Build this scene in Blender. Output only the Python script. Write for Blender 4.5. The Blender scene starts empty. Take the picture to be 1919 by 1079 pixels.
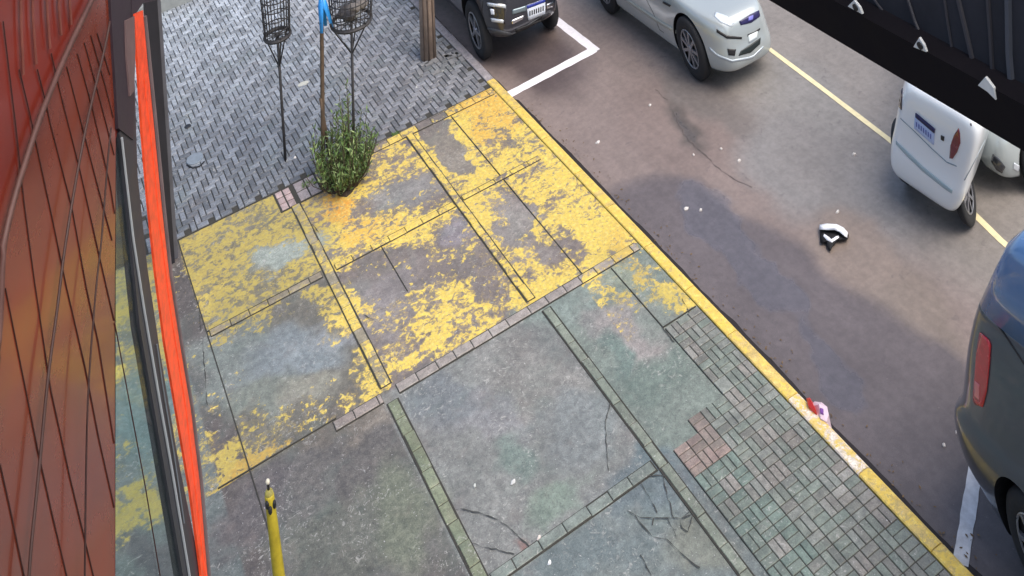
import bpy, bmesh, math, random
import numpy as np
from mathutils import Vector, Matrix, noise
from mathutils.bvhtree import BVHTree
R = math.radians
random.seed(7); rng = np.random.default_rng(7)
sc = bpy.context.scene
C = sc.collection

# ------------------------------------------------------------------ camera
CAMH = 10.0
XA = Vector((0.90261779, -0.39314504, -0.17526579)).normalized()
FW = Vector((0.42411856, 0.88183507, 0.2061319)).normalized()
UP = XA.cross(FW).normalized(); XA = FW.cross(UP).normalized()
PCX, PCY, PF = 800.0, -1500.0, 2000.0
cam_d = bpy.data.cameras.new('camera'); cam = bpy.data.objects.new('camera', cam_d); C.objects.link(cam)
cam.matrix_world = Matrix(((XA.x, UP.x, -FW.x, 0), (XA.y, UP.y, -FW.y, 0), (XA.z, UP.z, -FW.z, CAMH), (0, 0, 0, 1)))
cam_d.sensor_width = 36; cam_d.lens = PF / 1919 * 36
cam_d.shift_x = (959.5 - PCX) / 1919; cam_d.shift_y = -(539.5 - PCY) / 1919
cam_d.clip_start = .05; cam_d.clip_end = 2000
sc.camera = cam

# ------------------------------------------------------------------ world + sun
w = bpy.data.worlds.new('World'); sc.world = w; w.use_nodes = True
nt = w.node_tree; bg = nt.nodes['Background']
sky = nt.nodes.new('ShaderNodeTexSky'); sky.sky_type = 'NISHITA'; sky.sun_disc = False
SEL, SAZ = 54, 148
sky.sun_elevation = R(SEL); sky.sun_rotation = R(SAZ); sky.air_density = 1.0; sky.dust_density = 4.0; sky.ozone_density = 1.0
nt.links.new(sky.outputs[0], bg.inputs[0]); bg.inputs[1].default_value = 0.125
sd = bpy.data.lights.new('sun', 'SUN'); sd.energy = 0.9; sd.angle = R(38); sd.color = (1, .965, .92)
so = bpy.data.objects.new('sun', sd); C.objects.link(so)
az = R(SAZ); el = R(SEL)
sdir = Vector((math.sin(az) * math.cos(el), math.cos(az) * math.cos(el), math.sin(el)))
so.rotation_euler = sdir.to_track_quat('Z', 'Y').to_euler(); so.location = (0, 0, 30)
sc.view_settings.view_transform = 'Standard'; sc.view_settings.look = 'None'; sc.view_settings.gamma = 1
sc.view_settings.exposure = 1.03
sc.cycles.max_bounces = 6; sc.cycles.use_denoising = True

# ------------------------------------------------------------------ pixel <-> world helpers
CAMP = Vector((0, 0, CAMH)); DN = -UP
def ray(x, y): return XA * (x - PCX) + DN * (y - PCY) + FW * PF
def g(x, y, z=0.0):
    r = ray(x, y); return CAMP + r * ((z - CAMH) / r.z)
def onX(x, y, X): r = ray(x, y); return CAMP + r * (X / r.x)
def onY(x, y, Y): r = ray(x, y); return CAMP + r * (Y / r.y)
def pxy(X, Y, Z=0.0):        # vectorised world -> plan coordinates of the layout drawing
    X = np.asarray(X, float); Y = np.asarray(Y, float); q = [X * a.x + Y * a.y + (Z - CAMH) * a.z for a in (XA, DN, FW)]
    return q[0] / q[2] * PF + PCX, q[1] / q[2] * PF + PCY

# ------------------------------------------------------------------ object helpers
def lin(c):
    return tuple(((v / 255) / 12.92 if v / 255 <= .04045 else ((v / 255 + .055) / 1.055) ** 2.4) for v in c)
def tag(o, label=None, cat=None, group=None, kind=None):
    if label: o['label'] = label
    if cat: o['category'] = cat
    if group: o['group'] = group
    if kind: o['kind'] = kind
    return o
def empty(name, loc, label, cat, group=None, rz=0):
    o = bpy.data.objects.new(name, None); C.objects.link(o); o.location = loc; o.rotation_euler = (0, 0, rz); o.empty_display_size = .2
    bpy.context.view_layer.update()
    return tag(o, label, cat, group)
def link(name, me, mats, parent=None, smooth=False):
    o = bpy.data.objects.new(name, me); C.objects.link(o)
    for m in (mats if isinstance(mats, (list, tuple)) else [mats]): me.materials.append(m)
    if smooth:
        for p in me.polygons: p.use_smooth = True
    if parent:
        o.parent = parent; o.matrix_parent_inverse = parent.matrix_world.inverted()
    return o
def mesh(name, verts, faces, mats, parent=None, smooth=False, fix=True):
    me = bpy.data.meshes.new(name); me.from_pydata([tuple(v) for v in verts], [], faces); me.update()
    if fix:
        bm = bmesh.new(); bm.from_mesh(me); bmesh.ops.recalc_face_normals(bm, faces=bm.faces); bm.to_mesh(me); bm.free()
    return link(name, me, mats, parent, smooth)
def fin(bm, name, mats, parent=None, smooth=False, bevel=0):
    bmesh.ops.recalc_face_normals(bm, faces=bm.faces)
    if bevel: bmesh.ops.bevel(bm, geom=[e for e in bm.edges if e.is_manifold and e.calc_face_angle(0) > .5], offset=bevel, segments=2, affect='EDGES', profile=.6)
    me = bpy.data.meshes.new(name); bm.to_mesh(me); bm.free(); return link(name, me, mats, parent, smooth)
def bx(bm, c, s, rz=0, M=None, mi=0):
    T = Matrix.Translation(c) @ Matrix.Rotation(rz, 4, 'Z') @ Matrix.Diagonal((*s, 1))
    if M: T = M @ T
    r = bmesh.ops.create_cube(bm, size=1, matrix=T)
    for f in {f for v in r['verts'] for f in v.link_faces}: f.material_index = mi
def tube(bm, pts, r, n=8, mi=0, r2=None):
    pts = [Vector(p) for p in pts]; rings = []
    for i, p in enumerate(pts):
        t = (pts[min(i + 1, len(pts) - 1)] - pts[max(i - 1, 0)]).normalized()
        a = t.orthogonal().normalized() if abs(t.z) > .9 else t.cross(Vector((0, 0, 1))).normalized(); b = t.cross(a)
        rr = r if r2 is None else r + (r2 - r) * i / (len(pts) - 1)
        rings.append([bm.verts.new(p + (a * math.cos(2 * math.pi * k / n) + b * math.sin(2 * math.pi * k / n)) * rr) for k in range(n)])
    for i in range(len(rings) - 1):
        for k in range(n):
            bm.faces.new((rings[i][k], rings[i][(k + 1) % n], rings[i + 1][(k + 1) % n], rings[i + 1][k])).material_index = mi
    bm.faces.new(rings[0]).material_index = mi; bm.faces.new(rings[-1]).material_index = mi
def slab(name, pts, n, th, mat, parent=None, bevel=0.0):
    """polygon pts (world) given thickness th towards -n"""
    bm = bmesh.new(); n = Vector(n).normalized()
    a = [bm.verts.new(p) for p in pts]; b = [bm.verts.new(Vector(p) - n * th) for p in pts]
    bm.faces.new(a); bm.faces.new(b[::-1])
    for i in range(len(a)): bm.faces.new((a[i], b[i], b[(i + 1) % len(a)], a[(i + 1) % len(a)]))
    return fin(bm, name, mat, parent, bevel=bevel)

# ------------------------------------------------------------------ materials
def mat(name, col=(128, 128, 128), rough=.6, metal=0, nscale=0, namt=.15, bump=0, bscale=60, coat=0, spec=.5, trans=0, lincol=None, detail=6):
    m = bpy.data.materials.new(name); m.use_nodes = True; N = m.node_tree.nodes; L = m.node_tree.links; b = N['Principled BSDF']
    c = lincol or lin(col)
    b.inputs['Base Color'].default_value = (*c, 1); b.inputs['Roughness'].default_value = rough; b.inputs['Metallic'].default_value = metal
    b.inputs['Coat Weight'].default_value = coat; b.inputs['Coat Roughness'].default_value = .08; b.inputs['Specular IOR Level'].default_value = spec
    b.inputs['Transmission Weight'].default_value = trans
    if nscale:
        t = N.new('ShaderNodeTexCoord'); n = N.new('ShaderNodeTexNoise'); n.inputs['Scale'].default_value = nscale; n.inputs['Detail'].default_value = detail; n.inputs['Roughness'].default_value = .65
        L.new(t.outputs['Object'], n.inputs['Vector'])
        mr = N.new('ShaderNodeMapRange'); mr.inputs[1].default_value = .3; mr.inputs[2].default_value = .7; mr.inputs[3].default_value = 1 - namt; mr.inputs[4].default_value = 1 + namt
        mx = N.new('ShaderNodeVectorMath'); mx.operation = 'SCALE'; mx.inputs[0].default_value = c
        L.new(n.outputs[0], mr.inputs[0]); L.new(mr.outputs[0], mx.inputs[3]); L.new(mx.outputs[0], b.inputs['Base Color'])
        ra = N.new('ShaderNodeMapRange'); ra.inputs[1].default_value = .3; ra.inputs[2].default_value = .7; ra.inputs[3].default_value = max(rough - .08, .02); ra.inputs[4].default_value = min(rough + .1, 1)
        L.new(n.outputs[0], ra.inputs[0]); L.new(ra.outputs[0], b.inputs['Roughness'])
    if bump:
        t2 = N.new('ShaderNodeTexCoord'); n2 = N.new('ShaderNodeTexNoise'); n2.inputs['Scale'].default_value = bscale; n2.inputs['Detail'].default_value = 4
        L.new(t2.outputs['Object'], n2.inputs['Vector']); bp = N.new('ShaderNodeBump'); bp.inputs['Strength'].default_value = bump; bp.inputs['Distance'].default_value = .01
        L.new(n2.outputs[0], bp.inputs['Height']); L.new(bp.outputs[0], b.inputs['Normal'])
    return m
def ground_mat(name, kind):
    """reads colour attribute 'base' and float attributes yel / ora / wet; noise breaks them up"""
    m = bpy.data.materials.new(name); m.use_nodes = True; N = m.node_tree.nodes; L = m.node_tree.links; b = N['Principled BSDF']
    tc = N.new('ShaderNodeTexCoord')
    def noi(scale, detail=6, rough=.6, dist=0, vec=None):
        n = N.new('ShaderNodeTexNoise'); n.inputs['Scale'].default_value = scale; n.inputs['Detail'].default_value = detail; n.inputs['Roughness'].default_value = rough; n.inputs['Distortion'].default_value = dist
        L.new(vec if vec else tc.outputs['Object'], n.inputs['Vector']); return n.outputs[0]
    def mr(src, a, b_, c, d, smooth=True):
        k = N.new('ShaderNodeMapRange'); k.interpolation_type = 'SMOOTHSTEP' if smooth else 'LINEAR'
        for i, v in enumerate((a, b_, c, d)): k.inputs[i + 1].default_value = v
        L.new(src, k.inputs[0]); return k.outputs[0]
    def mth(op, a, b_=None):
        k = N.new('ShaderNodeMath'); k.operation = op
        for i, v in enumerate((a, b_)):
            if v is None: continue
            if isinstance(v, (int, float)): k.inputs[i].default_value = v
            else: L.new(v, k.inputs[i])
        return k.outputs[0]
    def mix(f, a, b_, bt='MIX'):
        k = N.new('ShaderNodeMix'); k.data_type = 'RGBA'; k.blend_type = bt
        if isinstance(f, (int, float)): k.inputs[0].default_value = f
        else: L.new(f, k.inputs[0])
        for i, v in ((6, a), (7, b_)):
            if isinstance(v, tuple): k.inputs[i].default_value = (*v, 1)
            else: L.new(v, k.inputs[i])
        return k.outputs[2]
    def att(n):
        a = N.new('ShaderNodeAttribute'); a.attribute_name = n; return a
    base = att('base').outputs['Color']
    mp = N.new('ShaderNodeMapping'); mp.inputs['Rotation'].default_value = (0, 0, R(28)); mp.inputs['Scale'].default_value = (1, 1.35, 1); L.new(tc.outputs['Object'], mp.inputs[0])
    if kind == 'pave':
        n1 = noi(2.2, 6, .62); n2 = noi(13, 8, .74, .4); n3 = noi(80, 3, .7)
        v = mth('MULTIPLY', mr(n1, .3, .7, .86, 1.14), mth('MULTIPLY', mr(n2, .3, .7, .72, 1.30), mr(n3, .3, .7, .82, 1.18)))
        vs = N.new('ShaderNodeVectorMath'); vs.operation = 'SCALE'; L.new(base, vs.inputs[0]); L.new(v, vs.inputs[3]); col = vs.outputs[0]
        tl = noi(1.7, 5, .6, .6); col = mix(mr(tl, .50, .70, 0, .18), col, lin((104, 124, 114)))
        col = mix(mr(noi(3.1, 5, .65), .52, .72, 0, .18), col, lin((142, 128, 120)))
        # worn pale scuffs and chips
        sc1 = mth('MULTIPLY', mr(noi(11, 6, .75, 2.2), .56, .63, 0, 1), mr(noi(1.6, 3), .44, .58, 0, 1)); col = mix(mth('MULTIPLY', sc1, .62), col, lin((182, 180, 172)))
        sc2 = mr(noi(44, 2, .6), .70, .74, 0, 1); col = mix(mth('MULTIPLY', sc2, .6), col, lin((214, 212, 208)))
        dk = mr(noi(38, 3, .6), .30, .38, 1, 0); col = mix(mth('MULTIPLY', dk, .45), col, lin((58, 58, 60)))
        # paint that has worn away in patches
        y = att('yel').outputs['Fac']
        pn = mth('ADD', mth('MULTIPLY', noi(5.2, 6, .66, .8, mp.outputs[0]), .5), mth('MULTIPLY', noi(17, 5, .7, .5), .5))
        thr = mth('SUBTRACT', 1.0, y)
        d = mth('SUBTRACT', mr(pn, .36, .64, 0, 1, False), mth('ADD', mth('MULTIPLY', thr, .80), .13))
        msk = mth('MULTIPLY', mr(d, -.05, .06, 0, 1), mr(y, .04, .12, 0, 1)); thin = mth('MULTIPLY', mr(d, -.32, .0, 0, 1), mr(y, .12, .5, 0, .42))
        yc = mix(att('ora').outputs['Fac'], lin((232, 204, 88)), lin((226, 152, 40)))
        yc = mix(mr(noi(11, 6, .7), .38, .62, 0, .6), yc, lin((204, 172, 84))); yc = mix(mr(noi(24, 4, .7), .48, .62, 0, .6), yc, lin((244, 224, 130)))
        yc = mix(att('dul').outputs['Fac'], yc, lin((150, 138, 76)))
        yc = mix(mr(noi(48, 4, .7), .56, .64, 0, .6), yc, lin((136, 108, 62)))
        col = mix(thin, col, mix(att('dul').outputs['Fac'], lin((190, 164, 96)), lin((140, 132, 84))))
        col = mix(mth('MULTIPLY', msk, mr(noi(26, 4, .7),   .35, .6, .60, .94)), col, yc)
        # grey grime seen in the thin places of the paint
        rgh = mr(n2, .3, .7, .52, .74)
        hgt = mth('ADD', mth('MULTIPLY', n2, .6), mth('ADD', mth('MULTIPLY', msk, .25), mth('MULTIPLY', n3, .5)))
        bs, bd = .35, .008
    else:
        n1 = noi(.9, 6, .65, .3); n2 = noi(11, 7, .72); n3 = noi(150, 3, .8)
        v = mth('MULTIPLY', mr(n1, .3, .7, .90, 1.10), mth('MULTIPLY', mr(n2, .3, .7, .88, 1.12), mr(n3, .35, .65, .84, 1.16)))
        vs = N.new('ShaderNodeVectorMath'); vs.operation = 'SCALE'; L.new(base, vs.inputs[0]); L.new(v, vs.inputs[3]); col = vs.outputs[0]
        ms = N.new('ShaderNodeMapping'); ms.inputs['Scale'].default_value = (5.5, .35, 1); ms.inputs['Rotation'].default_value = (0, 0, R(2)); L.new(tc.outputs['Object'], ms.inputs[0])
        st_ = noi(1.6, 5, .65, .2, ms.outputs[0]); sv = N.new('ShaderNodeVectorMath'); sv.operation = 'SCALE'; L.new(col, sv.inputs[0]); L.new(mr(st_, .35, .65, .96, 1.04), sv.inputs[3]); col = sv.outputs[0]
        col = mix(mth('MULTIPLY', mr(noi(6.5, 4, .7, .5), .62, .68, 0, 1), .30), col, lin((78, 72, 74)))
        col = mix(mth('MULTIPLY', mr(noi(30, 3, .7), .70, .75, 0, 1), .38), col, lin((190, 184, 180)))
        wet = att('yel').outputs['Fac']
        wm = mr(mth('ADD', wet, mth('MULTIPLY', mth('SUBTRACT', noi(2.6, 7, .7, .3), .5), 1.1)), .30, .72, 0, 1)
        dark = N.new('ShaderNodeVectorMath'); dark.operation = 'MULTIPLY'; L.new(col, dark.inputs[0]); dark.inputs[1].default_value = (.96, 1.02, 1.08)  # bluish sheen of the damp patches put into the colour
        col = mix(wm, col, dark.outputs[0])
        rgh = mr(wm, 0, 1, .62, .20); hgt = n3; bs, bd = .25, .004
    L.new(col, b.inputs['Base Color']); L.new(rgh, b.inputs['Roughness'])
    bp = N.new('ShaderNodeBump'); bp.inputs['Strength'].default_value = bs; bp.inputs['Distance'].default_value = bd
    L.new(hgt, bp.inputs['Height']); L.new(bp.outputs[0], b.inputs['Normal'])
    return m
M_PAVE = ground_mat('pavement_surface', 'pave'); M_ROAD = ground_mat('asphalt_surface', 'road')
M_JOINT = mat('dark_joint_dirt', (60, 58, 52), .9, nscale=40, namt=.3)
M_WLINE = mat('white_road_paint', (240, 236, 238), .6, nscale=18, namt=.08)
M_YLINE = mat('pale_yellow_road_paint', (226, 214, 170), .6, nscale=14, namt=.12)
M_BLACK = mat('black_plastic', (26, 26, 28), .5, nscale=20, namt=.2)
M_RUB = mat('tyre_rubber', (34, 35, 38), .8, nscale=30, namt=.2)
M_CHROME = mat('chrome', (200, 202, 205), .18, 1)
M_LENS = mat('lamp_lens', (205, 212, 218), .12, .3, coat=1)
M_RED = mat('red_lens', (196, 30, 44), .2, coat=1, nscale=10, namt=.2)
M_DRED = mat('dark_red_lens', (110, 22, 34), .22, coat=1, nscale=10, namt=.2)
M_PLATE = mat('plate_white', (214, 222, 232), .5, nscale=30, namt=.06)
M_BLUE = mat('plate_blue', (36, 52, 140), .5)
M_RIM = mat('grey_alloy', (150, 152, 158), .35, .6, nscale=20, namt=.15)
M_GLASSD = mat('dark_car_glass', (24, 28, 34), .06, coat=1)
M_WHITE = mat('white_car_paint', (232, 238, 241), .30, coat=.8)
M_SILV = mat('silver_white_car_paint', (172, 180, 180), .24, .25, coat=.9)
M_BLKP = mat('black_car_paint', (38, 41, 50), .28, .1, coat=1)
M_BLUP = mat('slate_blue_car_paint', (64, 72, 84), .30, .25, coat=1)
M_STEEL = mat('dark_wire_steel', (62, 60, 60), .6, .4, nscale=40, namt=.3)

# ------------------------------------------------------------------ ground layout fields
KI, KO = 6.90, 7.05           # kerb inner / outer edge
def sstep(a, b_, x): t = np.clip((x - a) / (b_ - a), 0, 1); return t * t * (3 - 2 * t)
_LT = rng.random((64, 64)) * 2 - 1
def vnoise(x, y):
    xi = np.floor(x).astype(int); yi = np.floor(y).astype(int); fx = x - xi; fy = y - yi; fx = fx * fx * (3 - 2 * fx); fy = fy * fy * (3 - 2 * fy)
    a = _LT[xi % 64, yi % 64]; b = _LT[(xi + 1) % 64, yi % 64]; c = _LT[xi % 64, (yi + 1) % 64]; d = _LT[(xi + 1) % 64, (yi + 1) % 64]
    return (a * (1 - fx) + b * fx) * (1 - fy) + (c * (1 - fx) + d * fx) * fy
def fbm(x, y, s, o=4): return sum(vnoise(x * s * 2 ** k + 17 * k, y * s * 2 ** k + 31 * k) * .55 ** k for k in range(o))
def blobs(X, Y, z, lst, arr, warp=.20):
    X = np.asarray(X, float); Y = np.asarray(Y, float)
    px, py = pxy(X + warp * fbm(X, Y, 1.9), Y + warp * fbm(X + 9.3, Y - 4.1, 1.9), z)
    for (cx, cy, rx, ry, rot, val, *c) in lst:
        a = R(rot); dx = px - cx; dy = py - cy
        u = (dx * math.cos(a) + dy * math.sin(a)) / rx; v = (-dx * math.sin(a) + dy * math.cos(a)) / ry
        wgt = 1 - sstep(.55, 1.25, np.sqrt(u * u + v * v))
        if arr.ndim == 2: arr[:] = arr + (np.array(lin(val))[None, :] - arr) * wgt[:, None] * (c[0] if c else 1)
        else: arr[:] = arr + (val - arr) * wgt
    return arr
YB = [  # x, y, rx, ry, rot, density  - bare and painted patches of the worn yellow paint
 (525, 478, 75, 26, -24, .18), (450, 560, 90, 20, -24, .62), (600, 560, 40, 30, -20, .82), (420, 520, 45, 28, -30, .62),
 (500, 395, 60, 22, -26, .66), (560, 405, 30, 22, 0, .85), (395, 470, 45, 22, -26, .6),
 (560, 665, 130, 62, -22, .06), (430, 690, 70, 60, -30, .12), (560, 700, 120, 45, -24, .10), (640, 600, 40, 26, -24, .3), (655, 560, 18, 40, -10, .72), (690, 700, 26, 50, -15, .6),
 (480, 860, 110, 20, -27, .68), (420, 880, 60, 22, -30, .72), (520, 815, 110, 22, -27, .42), (400, 800, 30, 60, -5, .35), (620, 800, 60, 18, -28, .4),
 (625, 385, 48, 30, 10, .9), (660, 430, 60, 26, -25, .72), (700, 465, 60, 20, -25, .62), (745, 350, 60, 30, -30, .2), (680, 500, 60, 18, -25, .42), (770, 380, 60, 18, -25, .45),
 (760, 270, 55, 20, -30, .8), (730, 300, 40, 20, -20, .62), (800, 290, 26, 40, 40, .7), (845, 260, 60, 34, 30, .05), (860, 300, 52, 30, 30, .08), (800, 245, 40, 18, -25, .1),
 (905, 215, 46, 40, 35, .95), (960, 265, 55, 40, 45, .62), (880, 265, 22, 60, -38, .8), (930, 310, 24, 60, -42, .85), (915, 345, 60, 16, -26, .9),
 (1010, 360, 90, 30, 45, .98), (1100, 410, 100, 40, 45, .97), (1150, 460, 70, 22, 20, .9), (1050, 330, 60, 18, 45, .9),
 (960, 400, 62, 44, 35, .12), (1000, 440, 55, 34, 35, .12), (905, 390, 40, 20, -20, .45), (960, 475, 60, 24, 20, .6), (1060, 500, 60, 22, -25, .72), (1060, 450, 40, 26, 40, .4),
 (720, 520, 70, 60, -20, .14), (840, 440, 56, 26, -26, .16), (780, 470, 20, 70, -28, .62), (870, 480, 70, 30, 10, .5), (900, 530, 60, 24, 20, .45), (820, 520, 50, 30, 0, .3),
 (700, 600, 60, 26, -25, .22), (760, 640, 80, 26, -26, .35), (760, 590, 50, 26, -20, .3), (900, 578, 66, 22, 12, .96), (905, 605, 22, 40, 0, .93), (960, 560, 50, 18, -20, .9), (830, 605, 40, 16, -30, .7),
 (780, 670, 80, 14, -26, .88), (880, 640, 50, 12, -28, .75), (850, 590, 50, 14, -30, .6), (700, 660, 18, 40, -20, .75),
 (1180, 500, 90, 26, 30, .40), (1230, 520, 70, 26, 45, .5), (1150, 530, 60, 24, 10, .22), (1290, 545, 50, 20, 46, .8), (1210, 560, 40, 40, 0, .22),
 # paving reflected in the shop glass, painted on the ground behind it
 (235, 570, 60, 30, -20, .75), (245, 640, 60, 26, -20, .6), (260, 760, 60, 75, -10, .04), (275, 930, 60, 34, -22, .72), (235, 975, 50, 28, -22, .75), (300, 1010, 60, 30, -20, .1),
]
OB = [(632, 385, 52, 26, 0, 1), (690, 425, 60, 24, -20, .5), (905, 215, 60, 40, 30, .55), (480, 860, 140, 30, -27, .7), (1180, 480, 90, 40, 40, .3), (1600, 860, 60, 60, 0, .3)]
DB = [(470, 460, 170, 130, -25, .62), (470, 600, 170, 70, -25, .68), (450, 850, 170, 70, -27, .55), (270, 700, 90, 500, 0, .8), (1200, 530, 120, 70, 30, .45)]  # the tall patch dulls the reflected paving painted behind the glass
BB = [  # base colour patches
 (430, 690, 90, 80, -20, (120, 128, 128)), (560, 665, 120, 50, -22, (128, 138, 150)), (520, 740, 100, 40, -22, (122, 128, 122)), (590, 720, 60, 34, -20, (140, 138, 126)), (640, 600, 60, 30, -20, (140, 146, 158)), (540, 470, 90, 30, -24, (150, 160, 156)),
 (640, 560, 30, 40, 0, (120, 118, 100)), (700, 780, 60, 30, -25, (132, 122, 112)), (640, 800, 90, 40, -27, (112, 104, 96)), (500, 960, 120, 60, -20, (98, 92, 96)), (620, 1000, 120, 90, 0, (102, 104, 98)), (760, 960, 80, 100, 0, (112, 118, 102)),
 (1120, 600, 50, 40, 0, (132, 132, 134)), (1180, 620, 60, 46, 20, (150, 142, 144)), (1150, 660, 40, 26, 30, (112, 132, 130)), (1220, 700, 50, 60, 40, (112, 128, 124)), (1060, 560, 90, 40, -25, (126, 140, 138)), (1160, 520, 70, 34, 10, (142, 152, 136)),
 (950, 860, 60, 50, 0, (112, 128, 126)), (900, 760, 120, 60, 0, (130, 130, 138)), (830, 740, 60, 50, -20, (116, 122, 132)), (1050, 940, 80, 40, -30, (118, 134, 126)), (1000, 700, 110, 60, 30, (134, 132, 132)), (1080, 800, 60, 80, 0, (126, 132, 138)),
 (1230, 930, 80, 60, 0, (104, 118, 130)), (1100, 1050, 120, 40, -20, (108, 122, 130)), (1300, 1050, 80, 40, 0, (122, 126, 118)), (1240, 870, 60, 30, -30, (100, 118, 130)), (985, 1020, 26, 14, 0, (140, 104, 96)),
 (720, 560, 90, 60, 0, (132, 124, 128)), (850, 440, 60, 30, -20, (136, 126, 138)), (960, 420, 80, 50, 30, (150, 140, 138)), (860, 290, 70, 50, 30, (140, 130, 120)), (745, 350, 60, 30, -20, (136, 132, 134)),
 (270, 780, 80, 110, 0, (100, 124, 130)), (300, 1040, 90, 50, 0, (92, 90, 98)), (235, 560, 60, 80, 0, (120, 120, 96)), (1180, 590, 120, 22, 0, (150, 146, 148), .4),  # first three colour the reflected paving painted behind the shop glass
]
def base_pave(X, Y):
    b = np.empty((len(X), 3)); b[:] = lin((118, 122, 122))
    def reg(mask, c): b[mask] = lin(c)
    reg((X < 3.6) & (Y > 15.87) & (Y < 17.8), (122, 116, 96)); reg((X < 3.6) & (Y > 13.7) & (Y <= 15.87), (112, 108, 100))
    reg((X >= 3.6) & (Y > 13.7), (126, 114, 112)); reg((X < 3.5) & (Y <= 13.75), (102, 98, 98))
    reg((X >= 3.5) & (X < 5.5) & (Y <= 13.75), (126, 128, 130)); reg((X >= 5.5) & (Y <= 13.75), (122, 134, 130)); reg((X >= 3.5) & (Y < 11.35), (114, 124, 128))
    reg((X < 2.06), (96, 88, 88)); reg((X < 1.75), (104, 112, 116)); reg(Y > 17.8, (60, 64, 70)); reg((X >= KI) & (Y > 17.6), (140, 136, 140)); reg((X >= KI) & (Y <= 17.6), (150, 138, 118))
    b = blobs(X, Y, 0, BB, b); l = b.mean(1, keepdims=True); return (l + (b - l) * np.array([.75, .75, .60])) * np.array([.88, .88, .79])
def yel_pave(X, Y):
    y = np.zeros(len(X))
    def reg(m, v): y[m] = v
    reg((X < 3.6) & (Y > 15.87) & (Y < 17.74), .60); reg((X < 3.6) & (Y > 13.8) & (Y <= 15.87), .34)
    reg((X >= 3.6) & (X < 5.5) & (Y > 15.87) & (Y < 17.7), .52); reg((X >= 3.6) & (X < 5.5) & (Y > 13.8) & (Y <= 15.87), .42)
    reg((X >= 5.5) & (Y > 13.8) & (Y < 17.65), .70); reg((X >= 6.0) & (Y > 12.6) & (Y <= 13.8), .35)
    reg((X > 1.75) & (X < 2.06), .12); reg((X > 1.75) & (X < 2.06) & (Y < 14.3) & (Y > 13.6), .6)
    reg((X >= KI) & (Y < 17.6), .93)
    px, py = pxy(X, Y, 0)
    y2 = blobs(X, Y, 0, YB, y.copy())
    ok = (Y > 13.79) & (Y < 17.74) | ((X > 5.7) & (Y > 12.5))
    y = np.where((X >= KI) & (Y < 17.6), .93, np.where(ok, y2, 0))
    # painted border stones
    st = ((np.abs(Y - 15.86) < .10) & (X > 3.6)) | ((np.abs(X - 5.47) < .09) & (Y > 13.8) & (Y < 17.6))
    y = np.where(st & ok, np.maximum(y, .74), y); y = np.where(X < KI, np.minimum(y, .74) - .05, y) + np.where((y > .1) & (X < KI), .20 * fbm(X, Y, 2.6, 4), 0)
    return y
def sset(X, Y): return blobs(X, Y, 0, OB, np.zeros(len(X))), blobs(X, Y, 0, DB, np.zeros(len(X)))

def put_attrs(me, base, yel, ora, dul):
    a = me.attributes.new('base', 'FLOAT_COLOR', 'POINT'); c = np.ones((len(base), 4), 'f'); c[:, :3] = base; a.data.foreach_set('color', c.ravel())
    for n, v in (('yel', yel), ('ora', ora), ('dul', dul)):
        a = me.attributes.new(n, 'FLOAT', 'POINT'); a.data.foreach_set('value', np.asarray(v, 'f'))
def sheet(x0, x1, y0, y1, d, z, f):
    nx = int(round((x1 - x0) / d)) + 1; ny = int(round((y1 - y0) / d)) + 1
    X, Y = np.meshgrid(np.linspace(x0, x1, nx), np.linspace(y0, y1, ny)); X = X.ravel(); Y = Y.ravel()
    V = np.stack([X, Y, np.full_like(X, z)], 1); i = np.arange(nx * ny).reshape(ny, nx)
    F = np.stack([i[:-1, :-1], i[:-1, 1:], i[1:, 1:], i[1:, :-1]], -1).reshape(-1, 4)
    return V, F.tolist()

# -- far ground sheet
o = mesh('ground', [(-150, -150, -.16), (200, -150, -.16), (200, 260, -.16), (-150, 260, -.16)], [(0, 1, 2, 3)], mat('plain_earth', (112, 108, 102), .9, nscale=1.5, namt=.2), fix=False); tag(o, kind='structure')
# -- road
V, F = sheet(7.0, 16, 2, 34, .08, -.10, None)
X, Y = V[:, 0], V[:, 1]
b_ = np.empty((len(X), 3)); b_[:] = lin((130, 114, 108))
t = sstep(8.9, 9.9, X + .12 * np.sin(Y * 1.7))[:, None]; b_ = b_ * (1 - t) + np.array(lin((131, 125, 120))) * t
RB = [(1000, 100, 120, 70, 30, (84, 71, 72)), (1500, 300, 150, 100, 40, (128, 125, 124)), (1600, 330, 170, 90, 40, (126, 122, 120)), (1250, 250, 130, 80, 40, (127, 110, 104)), (1330, 190, 100, 40, 35, (114, 106, 102)),  # first patch: shade under the parked SUV put into the road colour
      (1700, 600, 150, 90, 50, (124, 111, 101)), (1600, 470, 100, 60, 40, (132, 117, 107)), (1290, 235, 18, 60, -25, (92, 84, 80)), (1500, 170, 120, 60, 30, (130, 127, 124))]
b_ = blobs(X, Y, -.1, RB, b_, .12); l_ = b_.mean(1, keepdims=True); b_ = (l_ + (b_ - l_) * .75) * np.array([1.02, 1.0, .97])
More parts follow.
